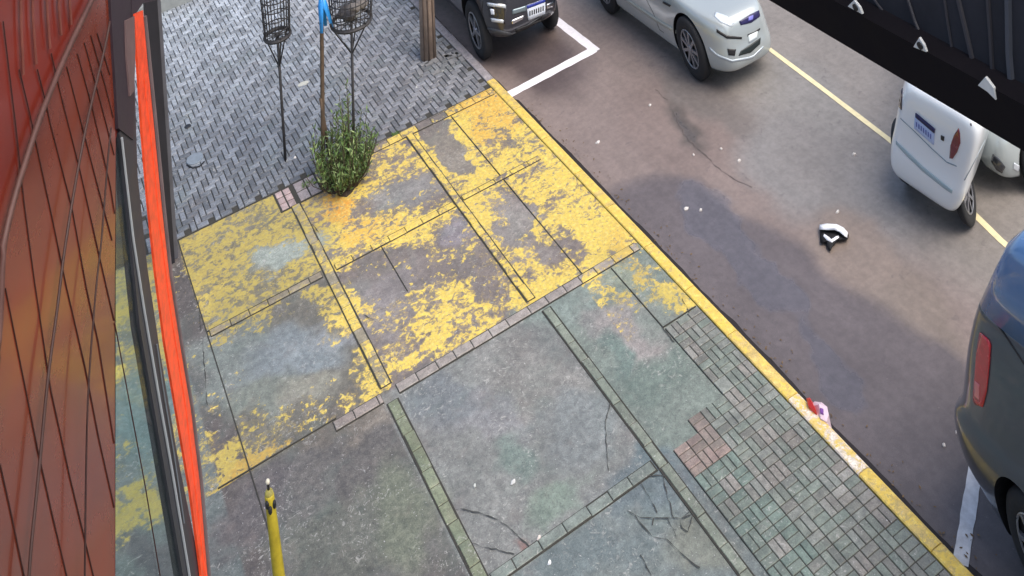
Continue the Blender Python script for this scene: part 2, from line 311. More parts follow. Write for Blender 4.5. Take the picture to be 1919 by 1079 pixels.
# the damp strip that follows the kerb
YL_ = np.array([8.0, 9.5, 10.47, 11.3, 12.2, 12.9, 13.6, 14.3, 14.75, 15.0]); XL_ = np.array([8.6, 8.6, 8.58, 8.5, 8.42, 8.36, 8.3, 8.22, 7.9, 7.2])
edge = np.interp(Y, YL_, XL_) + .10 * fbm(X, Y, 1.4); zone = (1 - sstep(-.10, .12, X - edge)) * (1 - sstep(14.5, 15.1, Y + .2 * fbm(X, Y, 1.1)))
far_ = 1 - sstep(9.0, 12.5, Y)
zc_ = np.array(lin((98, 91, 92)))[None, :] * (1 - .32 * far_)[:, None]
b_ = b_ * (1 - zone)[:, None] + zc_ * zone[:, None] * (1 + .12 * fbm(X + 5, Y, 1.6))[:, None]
wet = np.zeros(len(X))
WB = [(1330, 410, 90, 50, 40, .95), (1430, 520, 120, 44, 48, .85), (1570, 690, 120, 40, 50, .75), (1500, 640, 26, 60, -38, .1), (1290, 240, 12, 46, -25, .5), (1405, 355, 36, 12, 20, .55)]
wet = blobs(X, Y, -.1, WB, wet, .12)
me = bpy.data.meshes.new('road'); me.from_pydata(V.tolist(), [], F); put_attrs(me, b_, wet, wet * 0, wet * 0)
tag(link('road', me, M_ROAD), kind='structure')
# far pavement beyond the road
bm = bmesh.new(); bx(bm, (18, 18, -.06), (4, 60, .2)); tag(fin(bm, 'far_pavement', mat('far_concrete', (128, 126, 122), .85, nscale=3, namt=.15)), kind='structure')

# -- pavement: base sheet
V, F = sheet(-1.6, KI - .005, 7.0, 17.76, .03, 0, None)
X, Y = V[:, 0], V[:, 1]; ora, dul = sset(X, Y)
# gentle settling of the slabs
hz = np.array([noise.noise(Vector((x * .9, y * .9, 3))) for x, y in zip(X[::1], Y[::1])]) * .004
V[:, 2] = hz - .004
me = bpy.data.meshes.new('pavement'); me.from_pydata(V.tolist(), [], F); put_attrs(me, base_pave(X, Y), yel_pave(X, Y), ora, dul)
for p in me.polygons: p.use_smooth = True
tag(link('pavement', me, M_PAVE), kind='structure')
# dark bed under the block paving
V, F = sheet(-1.6, KI - .005, 17.76, 40, .5, -.006, None); bm = bmesh.new()
mesh('pavement_bed', V.tolist(), F, M_JOINT, fix=False)['kind'] = 'structure'

# -- blocks (border stones, herringbone, kerb) as real chamfered stones
BV, BF, BC, BY, BO, BD = [], [], [], [], [], []
def block(x0, y0, x1, y1, top, gap=.0045, ch=.004, col=None, tone=None, yel=None, skew=0, mortar=False):
    x0 += gap; y0 += gap; x1 -= gap; y1 -= gap; n = len(BV); dz = random.uniform(-.0015, .0015)
    for (z, i) in ((-.02, 0), (top - ch + dz, 0), (top + dz, ch)):
        for x, y in ((x0 + i, y0 + i), (x1 - i, y0 + i), (x1 - i, y1 - i), (x0 + i, y1 - i)): BV.append((x + skew * (y - y0), y, z))
    for a in (0, 4):
        for k in range(4): BF.append((n + a + k, n + a + (k + 1) % 4, n + a + 4 + (k + 1) % 4, n + a + 4 + k))
    BF.append((n + 8, n + 9, n + 10, n + 11))
    t = tone if tone is not None else random.uniform(.88, 1.12)
    cx = np.array([(x0 + x1) / 2]); cy = np.array([(y0 + y1) / 2])
    c = np.array(lin(col)) if col is not None else base_pave(cx, cy)[0]
    yy = yel_pave(cx, cy)[0] if yel is None else yel; oo, dd = sset(cx, cy)
    for _ in range(12): BC.append(c * t); BY.append(yy); BO.append(oo[0]); BD.append(dd[0])
def flush(name):
    me = bpy.data.meshes.new(name); me.from_pydata(BV, [], BF); put_attrs(me, np.array(BC), np.array(BY), np.array(BO), np.array(BD))
    o = link(name, me, M_PAVE); o['kind'] = 'structure'
    for l in (BV, BF, BC, BY, BO, BD): l.clear()
    return o
# joint beds (dark strips the border stones stand in), 4 mm over the slabs
jb = bmesh.new()
def jstrip(x0, y0, x1, y1, z=.0035):
    if min(x1 - x0, y1 - y0) < .04:
        if x1 - x0 > y1 - y0: m_ = (y0 + y1) / 2; y0, y1 = m_ - .0055, m_ + .0055
        else: m_ = (x0 + x1) / 2; x0, x1 = m_ - .0055, m_ + .0055
    bx(jb, ((x0 + x1) / 2, (y0 + y1) / 2, z - .01), (x1 - x0, y1 - y0, .02))
def strip_y(xa, xb, y0, y1, ln, **k):
    jstrip(xa - .009, y0, xb + .011, y1); y = y0
    while y < y1 - .02:
        l = ln * random.uniform(.85, 1.15); e = min(y + l, y1)
        wb = random.uniform(-.006, .006)
        block(xa + .002 + wb, y, xb - .002 + wb, e, .011, .005, **k); y = e
def strip_x(ya, yb, x0, x1, ln, **k):
    jstrip(x0, ya - .006, x1, yb + .009, .0030); x = x0
    while x < x1 - .02:
        e = min(x + ln * random.uniform(.85, 1.15), x1); wb = random.uniform(-.005, .005)
        block(x, ya + wb, e, yb + wb, .0105, .005, **k); x = e
strip_y(3.52, 3.64, 7.4, 13.62, .235, col=(118, 124, 100)); strip_y(3.53, 3.65, 13.84, 17.30, .225, col=(140, 132, 112))
strip_y(5.46, 5.56, 8.0, 13.62, .30, col=(122, 128, 114)); strip_y(5.38, 5.48, 13.84, 17.60, .26)
strip_x(15.80, 15.90, 2.08, 3.50, .26, col=(134, 124, 104)); strip_x(15.80, 15.90, 3.68, 5.36, .27); strip_x(15.84, 15.92, 5.50, KI - .2, .27)
strip_x(13.66, 13.78, 2.95, 3.50, .25, col=(138, 128, 120)); strip_x(13.66, 13.78, 3.68, 6.86, .25, col=(150, 142, 134))
strip_x(11.32, 11.43, 3.66, 5.44, .26, col=(116, 124, 116))
strip_x(17.58, 17.72, 4.6, KI - .04, .24)
for i in range(2):                                    # pinkish stones beside the planting gap
    for j in range(3): block(3.40 + .11 * i + .0, 17.31 + .14 * j, 3.50 + .11 * i, 17.44 + .14 * j, .012, .005, col=(166, 146, 142), yel=0)
jstrip(3.38, 17.29, 3.66, 17.75); jstrip(3.66, 17.30, 4.0, 17.76, .0032)
for i in range(2):
    for j in range(2): block(3.67 + .16 * i, 17.32 + .21 * j, 3.82 + .16 * i, 17.52 + .21 * j, .012, .005, col=(150, 140, 138), yel=0)
for (xa, xb, ya, yb) in ((3.68, 3.80, 13.80, 13.86),): pass
# thin cut joints of the slabs
for (x0, y0, x1, y1) in ((2.045, 7.5, 2.06, 17.74), (2.06, 15.90, 3.5, 15.915), (1.72, 13.80, 3.0, 13.815), (4.28, 14.9, 4.30, 15.78), (6.10, 13.8, 6.115, 17.55), (6.42, 12.58, 6.435, 13.64), (6.42, 12.58, 6.88, 12.60)): jstrip(x0, y0, x1, y1, .0042)
jstrip(2.05, 17.735, 4.6, 17.765, .006)
# bottom right: block paving, mixed basket weave, no base slab showing
ux, uy = .076, .084
pv = []
pavP = bmesh.new()
for i in range(0, 19):
    for j in range(0, 70):
        x0 = KI - .012 - (i + 1) * ux * 2; y0 = 12.56 - (j + 1) * uy * 2; cx = x0 + ux; cy = y0 + uy
        if cx < 5.60 or cy < 6.5: continue
        if cy > 11.60 and cx < 6.36: continue
        if cy > 11.42 and cx < 6.05: continue
        if cx < 6.5 and cy > 12.36: continue
        pv.append((x0, y0))
        pink = (5.6 < cx < 6.15 and 11.0 < cy < 11.55)
        yel = 0
        if 6.36 < cx < 6.5 and 11.65 < cy < 12.05: yel = .55
        if cx < 5.7 and 10.3 < cy < 10.5: yel = .85
        cols = [(134, 118, 110), (128, 115, 106), (140, 124, 115)] if pink else ([(116, 124, 114), (120, 126, 116), (127, 130, 122), (118, 118, 110)] if random.random() < .85 else [(138, 136, 128), (130, 126, 118)])
        if cx < 6.1 and cy < 11.0 and random.random() < .6: cols = [(108, 122, 112), (114, 124, 114)]
        rr = random.random(); 
        if (i + j) % 2 == (0 if rr < .88 else 1):
            for k in range(2): block(x0 + k * ux, y0, x0 + (k + 1) * ux, y0 + 2 * uy, .012, .0045, col=random.choice(cols), yel=yel)
        elif rr > .05:
            for k in range(2): block(x0, y0 + k * uy, x0 + 2 * ux, y0 + (k + 1) * uy, .012, .0045, col=random.choice(cols), yel=yel)
        else: block(x0, y0, x0 + 2 * ux, y0 + 2 * uy, .012, .0045, col=random.choice(cols), yel=yel)
for (x0, y0) in pv: bx(jb, (x0 + ux, y0 + uy, -.0055), (2 * ux, 2 * uy, .02))
flush('block_paving')
# herringbone
ux, uy = .083, .100
for i in range(0, 63):
    for j in range(0, 130):
        k = (i - j) % 4; x = 1.66 + i * ux; y = 17.77 + j * uy
        tn = random.uniform(.66, 1.34)
        f = min(1, max(0, (y - 18) / 5)); base = [106 + 36 * f, 110 + 39 * f, 115 + 41 * f]  # lighter up the street: sky reflection put into the paver colour
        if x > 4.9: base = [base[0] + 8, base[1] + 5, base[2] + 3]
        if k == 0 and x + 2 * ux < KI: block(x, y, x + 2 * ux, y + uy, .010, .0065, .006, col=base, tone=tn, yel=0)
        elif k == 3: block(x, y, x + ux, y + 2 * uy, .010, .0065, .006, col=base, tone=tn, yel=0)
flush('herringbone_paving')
fin(jb, 'paving_joints', M_JOINT)['kind'] = 'structure'
# kerb stones
y = 6.0
while y < 40:
    l = random.uniform(.75, .95); e = y + l
    hi = 17.62
    n0 = len(BV); x0 = KI + .003; x1 = KO; yy = random.choice((.52, .68, .78, .86)) if y < hi - .3 else 0
    if 10.1 < y < 10.75: yy = .42
    if y > 17.3 and y < 17.9: yy = .3
    colk = (206, 178, 104) if y < hi else (148, 142, 144)
    if 10.1 < y < 10.75: colk = (222, 210, 196)
    if 17.25 < y < 17.8: colk = (226, 216, 214)
    wob = [.008 * noise.noise(Vector((0, q * 1.1, 5))) for q in (y, e)]
    for (dy, wv) in ((y + .006, wob[0]), (e - .006, wob[1])):
        for (x, z) in ((x0, -.15), (x0, .006), (x0 + .01, .014), (x1 - .03 + wv, .012), (x1 - .006 + wv, -.006), (x1 + wv, -.12)): BV.append((x, dy, z))
    for k in range(5): BF.append((n0 + k, n0 + k + 1, n0 + 7 + k, n0 + 6 + k))
    BF.append(tuple(n0 + k for k in range(6))); BF.append(tuple(n0 + 6 + k for k in range(5, -1, -1)))
    for _ in range(12): BC.append(np.array(lin(colk)) * random.uniform(.95, 1.05)); BY.append(yy); BO.append(.1); BD.append(0)
    y = e
flush('kerb')

# -- kerb shade put in as a dark strip along the kerb foot
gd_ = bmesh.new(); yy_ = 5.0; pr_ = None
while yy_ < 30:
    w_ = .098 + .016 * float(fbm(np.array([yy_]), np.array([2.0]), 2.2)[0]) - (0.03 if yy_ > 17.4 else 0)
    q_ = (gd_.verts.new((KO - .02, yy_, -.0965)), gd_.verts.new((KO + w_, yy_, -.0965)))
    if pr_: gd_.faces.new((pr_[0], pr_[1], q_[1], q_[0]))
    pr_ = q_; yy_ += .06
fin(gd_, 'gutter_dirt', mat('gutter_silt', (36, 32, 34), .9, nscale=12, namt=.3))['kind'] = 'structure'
# -- road markings
def ribbon(pts, wd, z, bm, th=.004, wob=0):
    pts = [Vector((p[0], p[1], 0)) for p in pts]; L_ = []
    for i, p in enumerate(pts):
        t = (pts[min(i + 1, len(pts) - 1)] - pts[max(i - 1, 0)]).normalized(); n = Vector((-t.y, t.x, 0)); ww = wd * (1 + random.uniform(-wob, wob)) / 2
        L_.append((bm.verts.new((p.x + n.x * ww, p.y + n.y * ww, z)), bm.verts.new((p.x - n.x * ww, p.y - n.y * ww, z))))
    for a, b2 in zip(L_, L_[1:]): bm.faces.new((a[0], a[1], b2[1], b2[0]))
def dense(pts, d=.15):
    out = []
    for a, b2 in zip(pts, pts[1:]):
        a = Vector(a[:2]).to_3d(); b2 = Vector(b2[:2]).to_3d(); n = max(1, int((b2 - a).length / d))
        out += [a + (b2 - a) * k / n for k in range(n)]
    return out + [Vector(pts[-1][:2]).to_3d()]
def G(x, y, z=0): return tuple(g(x, y, z))
bm = bmesh.new()
cl = [G(*p, -.1) for p in ((1876, 451), (1807, 383), (1700, 290), (1664, 260), (1533, 160), (1430, 83), (1380, 48), (1330, 15))]
cl = [(10.0, 9.5), (10.12, 10.4)] + [c[:2] for c in cl] + [(10.75, 19), (10.78, 26), (10.8, 34)]
ribbon(dense(cl, .2), .075, -.0955, bm, wob=.05); tag(fin(bm, 'centre_line', M_YLINE), kind='structure')
bm = bmesh.new()
a = g(950, 180, -.1); b2 = g(1114, 93, -.1)
ribbon(dense([(a.x - .05, a.y), (b2.x, b2.y)], .1), .165, -.0955, bm, wob=.08)
ribbon(dense([(b2.x - .0, b2.y - .06), tuple(g(1040, 36, -.1))[:2], (8.66, 21.5), (8.7, 23)], .1), .155, -.0950, bm, wob=.06)
tag(fin(bm, 'parking_bay_line', M_WLINE), kind='structure')
bm = bmesh.new(); a = g(1832, 855, -.1); b2 = g(1800, 1058, -.1)
ribbon(dense([(b2.x, b2.y), (a.x, a.y), (a.x + (a.x - b2.x) * .9, a.y + (a.y - b2.y) * .9)], .08), .12, -.0955, bm, wob=.08); tag(fin(bm, 'bay_end_line', mat('worn_white_road_paint', (190, 192, 194), .6, nscale=12, namt=.2)), kind='structure')

# -- cracks in the asphalt
bm = bmesh.new()
for c in (((1262, 208), (1272, 236), (1290, 262), (1322, 292), (1352, 320), (1392, 344), (1410, 352)), ((1230, 168), (1242, 182), (1252, 188))):
    pts = dense([G(*p, -.1)[:2] for p in c], .05); pts = [p + Vector((random.uniform(-.012, .012), random.uniform(-.012, .012), 0)) for p in pts]
    ribbon(pts, .009, -.0962, bm, wob=.9)
fin(bm, 'road_cracks', mat('road_crack_dirt', (88, 80, 78), .9, nscale=20, namt=.3))['kind'] = 'structure'
# -- cracks and root lines in the slabs
bm = bmesh.new()
CR = [((855, 955), (870, 955), (895, 961), (935, 975), (955, 990), (975, 1008), (995, 1028)), ((885, 1018), (905, 1026), (930, 1030), (965, 1040)), ((1150, 735), (1143, 760), (1135, 790), (1137, 850), (1141, 885)),
      ((1203, 880), (1212, 891), (1230, 893), (1262, 893), (1276, 888)), ((1243, 895), (1250, 930), (1258, 950), (1262, 972)), ((1175, 958), (1200, 970), (1240, 972), (1275, 972), (1300, 964)), ((1190, 968), (1203, 985), (1222, 1006), (1250, 1012), (1270, 1030), (1290, 1050), (1312, 1066)),
      ((1225, 972), (1222, 985)), ((1250, 972), (1262, 992), (1268, 1005)), ((1275, 972), (1278, 990), (1290, 998), (1297, 966)), ((1200, 905), (1215, 930), (1232, 962)), ((1310, 940), (1296, 955), (1280, 970)), ((1200, 1040), (1220, 1079)), ((1300, 600), (1278, 560)) ,
      ((680, 590), (700, 600)), ((600, 440), (585, 420)), ((1240, 612), (1252, 628), (1264, 642)), ((380, 640), (384, 700), (388, 760)), ((372, 560), (376, 620))]
for c in CR:
    pts = dense([G(*p)[:2] for p in c], .035); pts = [p + Vector((random.uniform(-.006, .006), random.uniform(-.006, .006), 0)) for p in pts]
    ribbon(pts, .007, .0052, bm, wob=.9)
fin(bm, 'pavement_cracks', mat('crack_dirt', (66, 66, 62), .95, nscale=20, namt=.3))['kind'] = 'structure'

# ================================================================== things
# ------------------------------------------------------------------ shop front on the left
F0 = Vector((1.42, 12.0, 0)); F1 = Vector((-1.6, 6.0, 0)); FD = (F1 - F0).normalized(); FN = Vector((-FD.y, FD.x, 0))
if FN.dot(CAMP - F0) < 0: FN = -FN
def fp(x, y, off=0.0):
    r = ray(x, y); t = FN.dot(F0 + FN * off - CAMP) / FN.dot(r); return CAMP + r * t
def fpoly(name, pts, off, th, m, parent, bevel=0): return slab(name, [fp(x, y, off) for x, y in pts], FN, th, m, parent, bevel)
M_REDW = mat('red_brown_sheet', (112, 32, 18), .34, nscale=1.2, namt=.22, coat=.3)
M_REFL = mat('faded_red_plank', (110, 44, 24), .26, nscale=.9, namt=.28, coat=.5)  # pinkish tone of the wall's reflection put into the colour
M_PLNK2 = mat('brown_plank', (150, 70, 36), .36, nscale=2.0, namt=.2, coat=.2)
M_FRAME = mat('dark_violet_frame', (48, 38, 46), .45, nscale=3, namt=.2)
M_FRGR = mat('dark_grey_frame', (50, 50, 56), .45, nscale=3, namt=.2)
M_ORNG = mat('orange_painted_metal', (232, 78, 40), .4, nscale=14, namt=.25)
M_ORG2 = mat('orange_shadow_gap', (180, 58, 34), .6, nscale=5, namt=.14)
M_SEAM = mat('seam_gap', (52, 22, 18), .7)
front = empty('shop_front', tuple(F0), 'tall red boarded shop front with a glass strip and dark frame at the left edge', 'shop front')
# sheet metal wall; its reflecting area is coloured in as a field standing proud
fpoly('wall', [(-160, -160), (208, -120), (207, 0), (214, 120), (222, 235), (217, 262), (215, 600), (216, 1200), (-160, 1300)], 0, .06, M_REDW, front)
fpoly('plank_field', [(206, -100), (200, -60), (172, 0), (150, 45), (120, 110), (95, 170), (75, 220), (50, 295), (30, 360), (10, 440), (4, 500), (0, 600), (-8, 700), (-160, 700), (-160, 1200), (214, 1200), (215, 600), (216, 262), (212, 120), (206, 0)], .008, .02, M_REFL, front)
for pts in (((60, -60), (62, 40), (68, 120)), ((38, -60), (40, 50), (44, 140)), ((86, -60), (89, 30), (94, 90)), ((108, -60), (111, 20), (115, 66)), ((128, -60), (131, 10), (134, 46))):   # pale reflections on the upper panel, shaped as battens
    b_ = bmesh.new(); tube(b_, [fp(x, y, .026) for x, y in pts], .010, 6); fin(b_, 'batten', mat('pale_batten', (112, 62, 52), .5, nscale=4, namt=.3) if 'pale_batten' not in bpy.data.materials else bpy.data.materials['pale_batten'], front)
sb = bmesh.new()
for pts in (((10, 540), (40, 690), (70, 840), (98, 965), (125, 1079), (150, 1180)), ((6, 40), (18, 140), (30, 240), (45, 380), (65, 530), (95, 730), (130, 890), (175, 1079), (200, 1180)),
            ((36, 130), (54, 205), (70, 280), (98, 410), (125, 540), (160, 690), (185, 820), (214, 950)), ((70, 130), (84, 185), (95, 235), (135, 390), (162, 540), (184, 640), (214, 830)), ((96, 100), (112, 170), (150, 320), (200, 540), (214, 600)),
            ((125, 125), (165, 280), (210, 450)), ((145, 100), (175, 210), (207, 350), (215, 400)), ((158, 80), (188, 190), (214, 290)), ((170, 66), (197, 160), (212, 220)), ((182, 62), (206, 140)),
            ((0, 870), (18, 950), (45, 1079), (60, 1150)), ((215, 605), (240, 740), (272, 910), (300, 1079), (316, 1170))):
    tube(sb, [fp(x, y, .011) for x, y in pts], .0048, 5)
fin(sb, 'board_seams', M_SEAM, front)
fpoly('header_frame', [(206, -140), (246, -140), (245, 0), (247, 36), (252, 140), (250, 262), (222, 240), (214, 120), (207, 0)], .03, .10, M_FRAME, front)
fpoly('lintel', [(246, -140), (300, -150), (294, 0), (268, 6), (247, 36)], .034, .12, M_FRAME, front)
M_GL = mat('clear_shop_glass', (225, 238, 236), .03, trans=1.0, spec=.5)
M_GL.node_tree.nodes['Principled BSDF'].inputs['IOR'].default_value = 1.1
fpoly('glass_pane', [(217, 258), (228, 258), (242, 420), (262, 600), (300, 830), (345, 1079), (366, 1200), (216, 1200)], 0, .008, M_GL, front)
fpoly('dark_mullion', [(224, 250), (252, 140), (258, 330), (276, 500), (300, 660), (332, 850), (378, 1079), (398, 1190), (362, 1190), (343, 1079), (302, 840), (262, 610), (242, 420), (230, 300)], .02, .08, M_FRGR, front)
b_ = bmesh.new(); tube(b_, [fp(x, y, .028) for x, y in ((228, 258), (236, 330), (250, 450), (270, 580), (298, 745), (322, 880), (352, 1060), (366, 1150))], .011, 6); fin(b_, 'chrome_bead', mat('pale_bead', (170, 176, 180), .35, .3), front)  # thin highlight on the frame edge, built as a pale bead
b_ = bmesh.new(); tube(b_, [fp(x, y, .030) for x, y in ((294, 645), (306, 730), (326, 850), (345, 980))], .006, 6); fin(b_, 'pull_bar', mat('pale_bar', (120, 126, 134), .35, .3), front)
# orange jamb with its side returns
oj = empty('orange_door_jamb', tuple(fp(395, 1190)), 'slim bright orange door jamb rising beside the glass strip of the shop front', 'door jamb')
fpoly('jamb_face', [(252, 26), (268, 19), (276, 110), (290, 250), (303, 385), (318, 520), (338, 650), (358, 770), (374, 900), (389, 1079), (398, 1200), (388, 1200), (377, 1070), (357, 920), (333, 780), (309, 640), (292, 510), (278, 380), (267, 250), (259, 130)], .045, .02, M_ORNG, oj)
b_ = bmesh.new(); tube(b_, [fp(x, y, .044) for x, y in ((272, 30), (280, 110), (294, 250), (307, 385), (321, 520), (341, 650), (361, 770), (377, 900), (392, 1079), (400, 1190))], .016, 6); fin(b_, 'edge_trim', mat('grey_edge_trim', (104, 90, 90), .5, nscale=6, namt=.2), oj)
b_ = bmesh.new(); tube(b_, [fp(x, y, .046) for x, y in ((270, 150), (285, 280), (299, 420), (322, 600), (349, 770), (371, 960), (384, 1079))], .006, 6); fin(b_, 'groove', M_ORNG, oj)
fpoly('inner_return', [(236, 38), (252, 30), (254, 90), (252, 170), (244, 180), (238, 110)], .045, .03, mat('grey_brown_return', (104, 84, 84), .6, nscale=5, namt=.2), oj)
# dark door post standing on the pavement
bp0 = g(322, 486); dp = bmesh.new()
tp = Vector((bp0.x + .22, bp0.y + .05, 4.6))
for (dx, wd, mi) in ((-.06, .17, 0), (.055, .05, 1)):
    a = Vector((bp0.x + dx, bp0.y, 0)); b2 = tp + Vector((dx, 0, 0)); h = wd / 2
    vs = [dp.verts.new(p + Vector((sx * h, sy * h, 0))) for p in (a, b2) for sx, sy in ((-1, -1), (1, -1), (1, 1), (-1, 1))]
    for q in ((0, 1, 2, 3), (4, 5, 6, 7), (0, 1, 5, 4), (1, 2, 6, 5), (2, 3, 7, 6), (3, 0, 4, 7)): dp.faces.new([vs[k] for k in q]).material_index = mi
tag(fin(dp, 'door_post', [mat('black_post', (32, 30, 36), .5, nscale=4, namt=.2), mat('grey_post_edge', (84, 84, 90), .5, nscale=4, namt=.2)]), 'dark metal door post standing on the pavement behind the orange jamb', 'post')
# wires reflected in the boards, built as solid tubes
for i, (pts, r, lb) in enumerate(((((200, -60), (172, 0), (150, 45), (120, 110), (95, 170), (75, 220), (50, 295), (30, 360), (10, 440), (4, 500), (0, 600), (-8, 700)), .022, 'thick grey brown cable sloping across the upper red boards'),
                       (((206, 40), (195, 95), (165, 220), (140, 350), (120, 475), (107, 580), (92, 690), (83, 775), (75, 860), (66, 950), (57, 1040), (48, 1180)), .011, 'thin dark cable running from the header down to the lower left corner'),
                       (((208, 240), (202, 300), (190, 450), (180, 540), (167, 705), (162, 850), (159, 1079), (158, 1180)), .007, 'thinnest dark cable hanging close to the glass strip'))):
    b_ = bmesh.new(); P_ = [fp(x, y, .05 + .02 * i) for x, y in pts]
    S_ = []
    for k in range(len(P_) - 1):
        for q in range(3):
            t = q / 3; p0 = P_[max(k - 1, 0)]; p1 = P_[k]; p2 = P_[k + 1]; p3 = P_[min(k + 2, len(P_) - 1)]
            S_.append(.5 * ((2 * p1) + (p2 - p0) * t + (2 * p0 - 5 * p1 + 4 * p2 - p3) * t * t + (3 * p1 - p0 - 3 * p2 + p3) * t ** 3))
    S_.append(P_[-1]); tube(b_, S_, r, 7); tag(fin(b_, 'cable', mat('cable_%s' % ('grey', 'dark', 'black')[i], ((84, 56, 50), (58, 36, 32), (44, 22, 20))[i], .6, nscale=10, namt=.2), smooth=True), lb, 'cable')

# low ledge of the neighbouring building
lg = bmesh.new(); a = g(280, 44); b2 = g(420, -12)
bx(lg, (2.9, 24.78, .11), (2.6, .9, .24)); tag(fin(lg, 'concrete_ledge', mat('ledge_concrete', (132, 136, 134), .8, nscale=4, namt=.15), bevel=.02), 'low pale concrete ledge across the pavement at the top left', 'ledge')
nb = bmesh.new(); bx(nb, (0.2, 27.5, 2.5), (3.2, 4, 5.2)); 
tag(fin(nb, 'neighbour_wall', mat('neighbour_render', (120, 118, 112), .8, nscale=3, namt=.15)), 'plain rendered wall behind the concrete ledge', 'wall')

# ------------------------------------------------------------------ canopy over the upper right
CX = 5.72; cn = empty('roof_canopy', (CX, 8, 5), 'dark metal canopy with white gussets overhanging the top right of the street', 'canopy')
zb = onX(1689, 147, CX).z
def cpt(x, y, X=CX): return onX(x, y, X)
zt = cpt(1728, 92).z
b_ = bmesh.new(); bx(b_, (CX + .09, 8.6, (zb + zt) / 2), (.18, 18.6, zt - zb))
fin(b_, 'fascia_beam', mat('black_brown_steel', (20, 16, 19), .75, spec=.15, nscale=2.5, namt=.2), cn)
b_ = bmesh.new(); M_CAN = mat('grey_corrugated_sheet', (42, 42, 46), .75, spec=.2, nscale=1.1, namt=.45, bump=.1, bscale=8)
# sheet behind the beam, leaning back, with raised seams
yy0, yy1 = -.6, 17.7
v = [b_.verts.new(p) for p in ((CX + .16, yy0, zt - .03), (CX + .16, yy1, zt - .03), (CX + 1.30, yy1, zt + 3.76), (CX + 1.30, yy0, zt + 3.76), (CX + .22, yy0, zt - .03), (CX + .22, yy1, zt - .03), (CX + 1.36, yy1, zt + 3.76), (CX + 1.36, yy0, zt + 3.76))]
for q in ((0, 1, 2, 3), (4, 5, 6, 7), (0, 1, 5, 4), (1, 2, 6, 5), (2, 3, 7, 6), (3, 0, 4, 7)): b_.faces.new([v[k] for k in q])
fin(b_, 'roof_sheet', M_CAN, cn)
def csheet(x, y):   # point on the leaning sheet
    P0 = Vector((CX + .16, 0, zt - .03)); N_ = Vector((3.79, 0, -1.14)).normalized(); r = ray(x, y); t = N_.dot(P0 - CAMP) / N_.dot(r); return CAMP + r * t + (-N_ if N_.dot(r) > 0 else N_) * .006
for pts, wd, mm in ((((1700, -10), (1716, 40), (1730, 74)), .010, 0), (((1625, -20), (1655, 20), (1690, 72)), .008, 0), (((1795, -10), (1812, 60), (1830, 140)), .014, 0), (((1852, -10), (1857, 60), (1862, 150)), .012, 0), (((1890, -10), (1892, 100), (1900, 200)), .018, 1), (((1770, -10), (1780, 60), (1790, 120)), .008, 0)):
    s_ = bmesh.new(); tube(s_, [csheet(*p) for p in pts], wd * 1.3, 6); fin(s_, 'seam', (mat('canopy_seam', (44, 42, 46), .6) if mm == 0 else mat('canopy_flashing', (60, 63, 70), .6)), cn)
M_GUS = mat('white_painted_gusset', (214, 214, 208), .5, nscale=8, namt=.1)
for k, pl in enumerate((((1600, 0), (1588, 12), (1616, 27), (1611, 14)), ((1722, 70), (1711, 88), (1736, 98), (1731, 84)), ((1846, 144), (1832, 160), (1850, 172), (1866, 188), (1862, 165)))):
    gp = [onX(x, y, CX - .012) for x, y in pl]; gg = slab('gusset', gp, (-1, 0, 0), .02, M_GUS, cn, .004)
    if k < 2:
        c = sum(gp, Vector()) / len(gp); b_ = bmesh.new(); bmesh.ops.create_cone(b_, cap_ends=True, segments=12, radius1=.022, radius2=.022, depth=.014, matrix=Matrix.Translation(c + Vector((-.004, 0, 0))) @ Matrix.Rotation(R(90), 4, 'Y')); fin(b_, 'bolt', M_BLACK, gg)

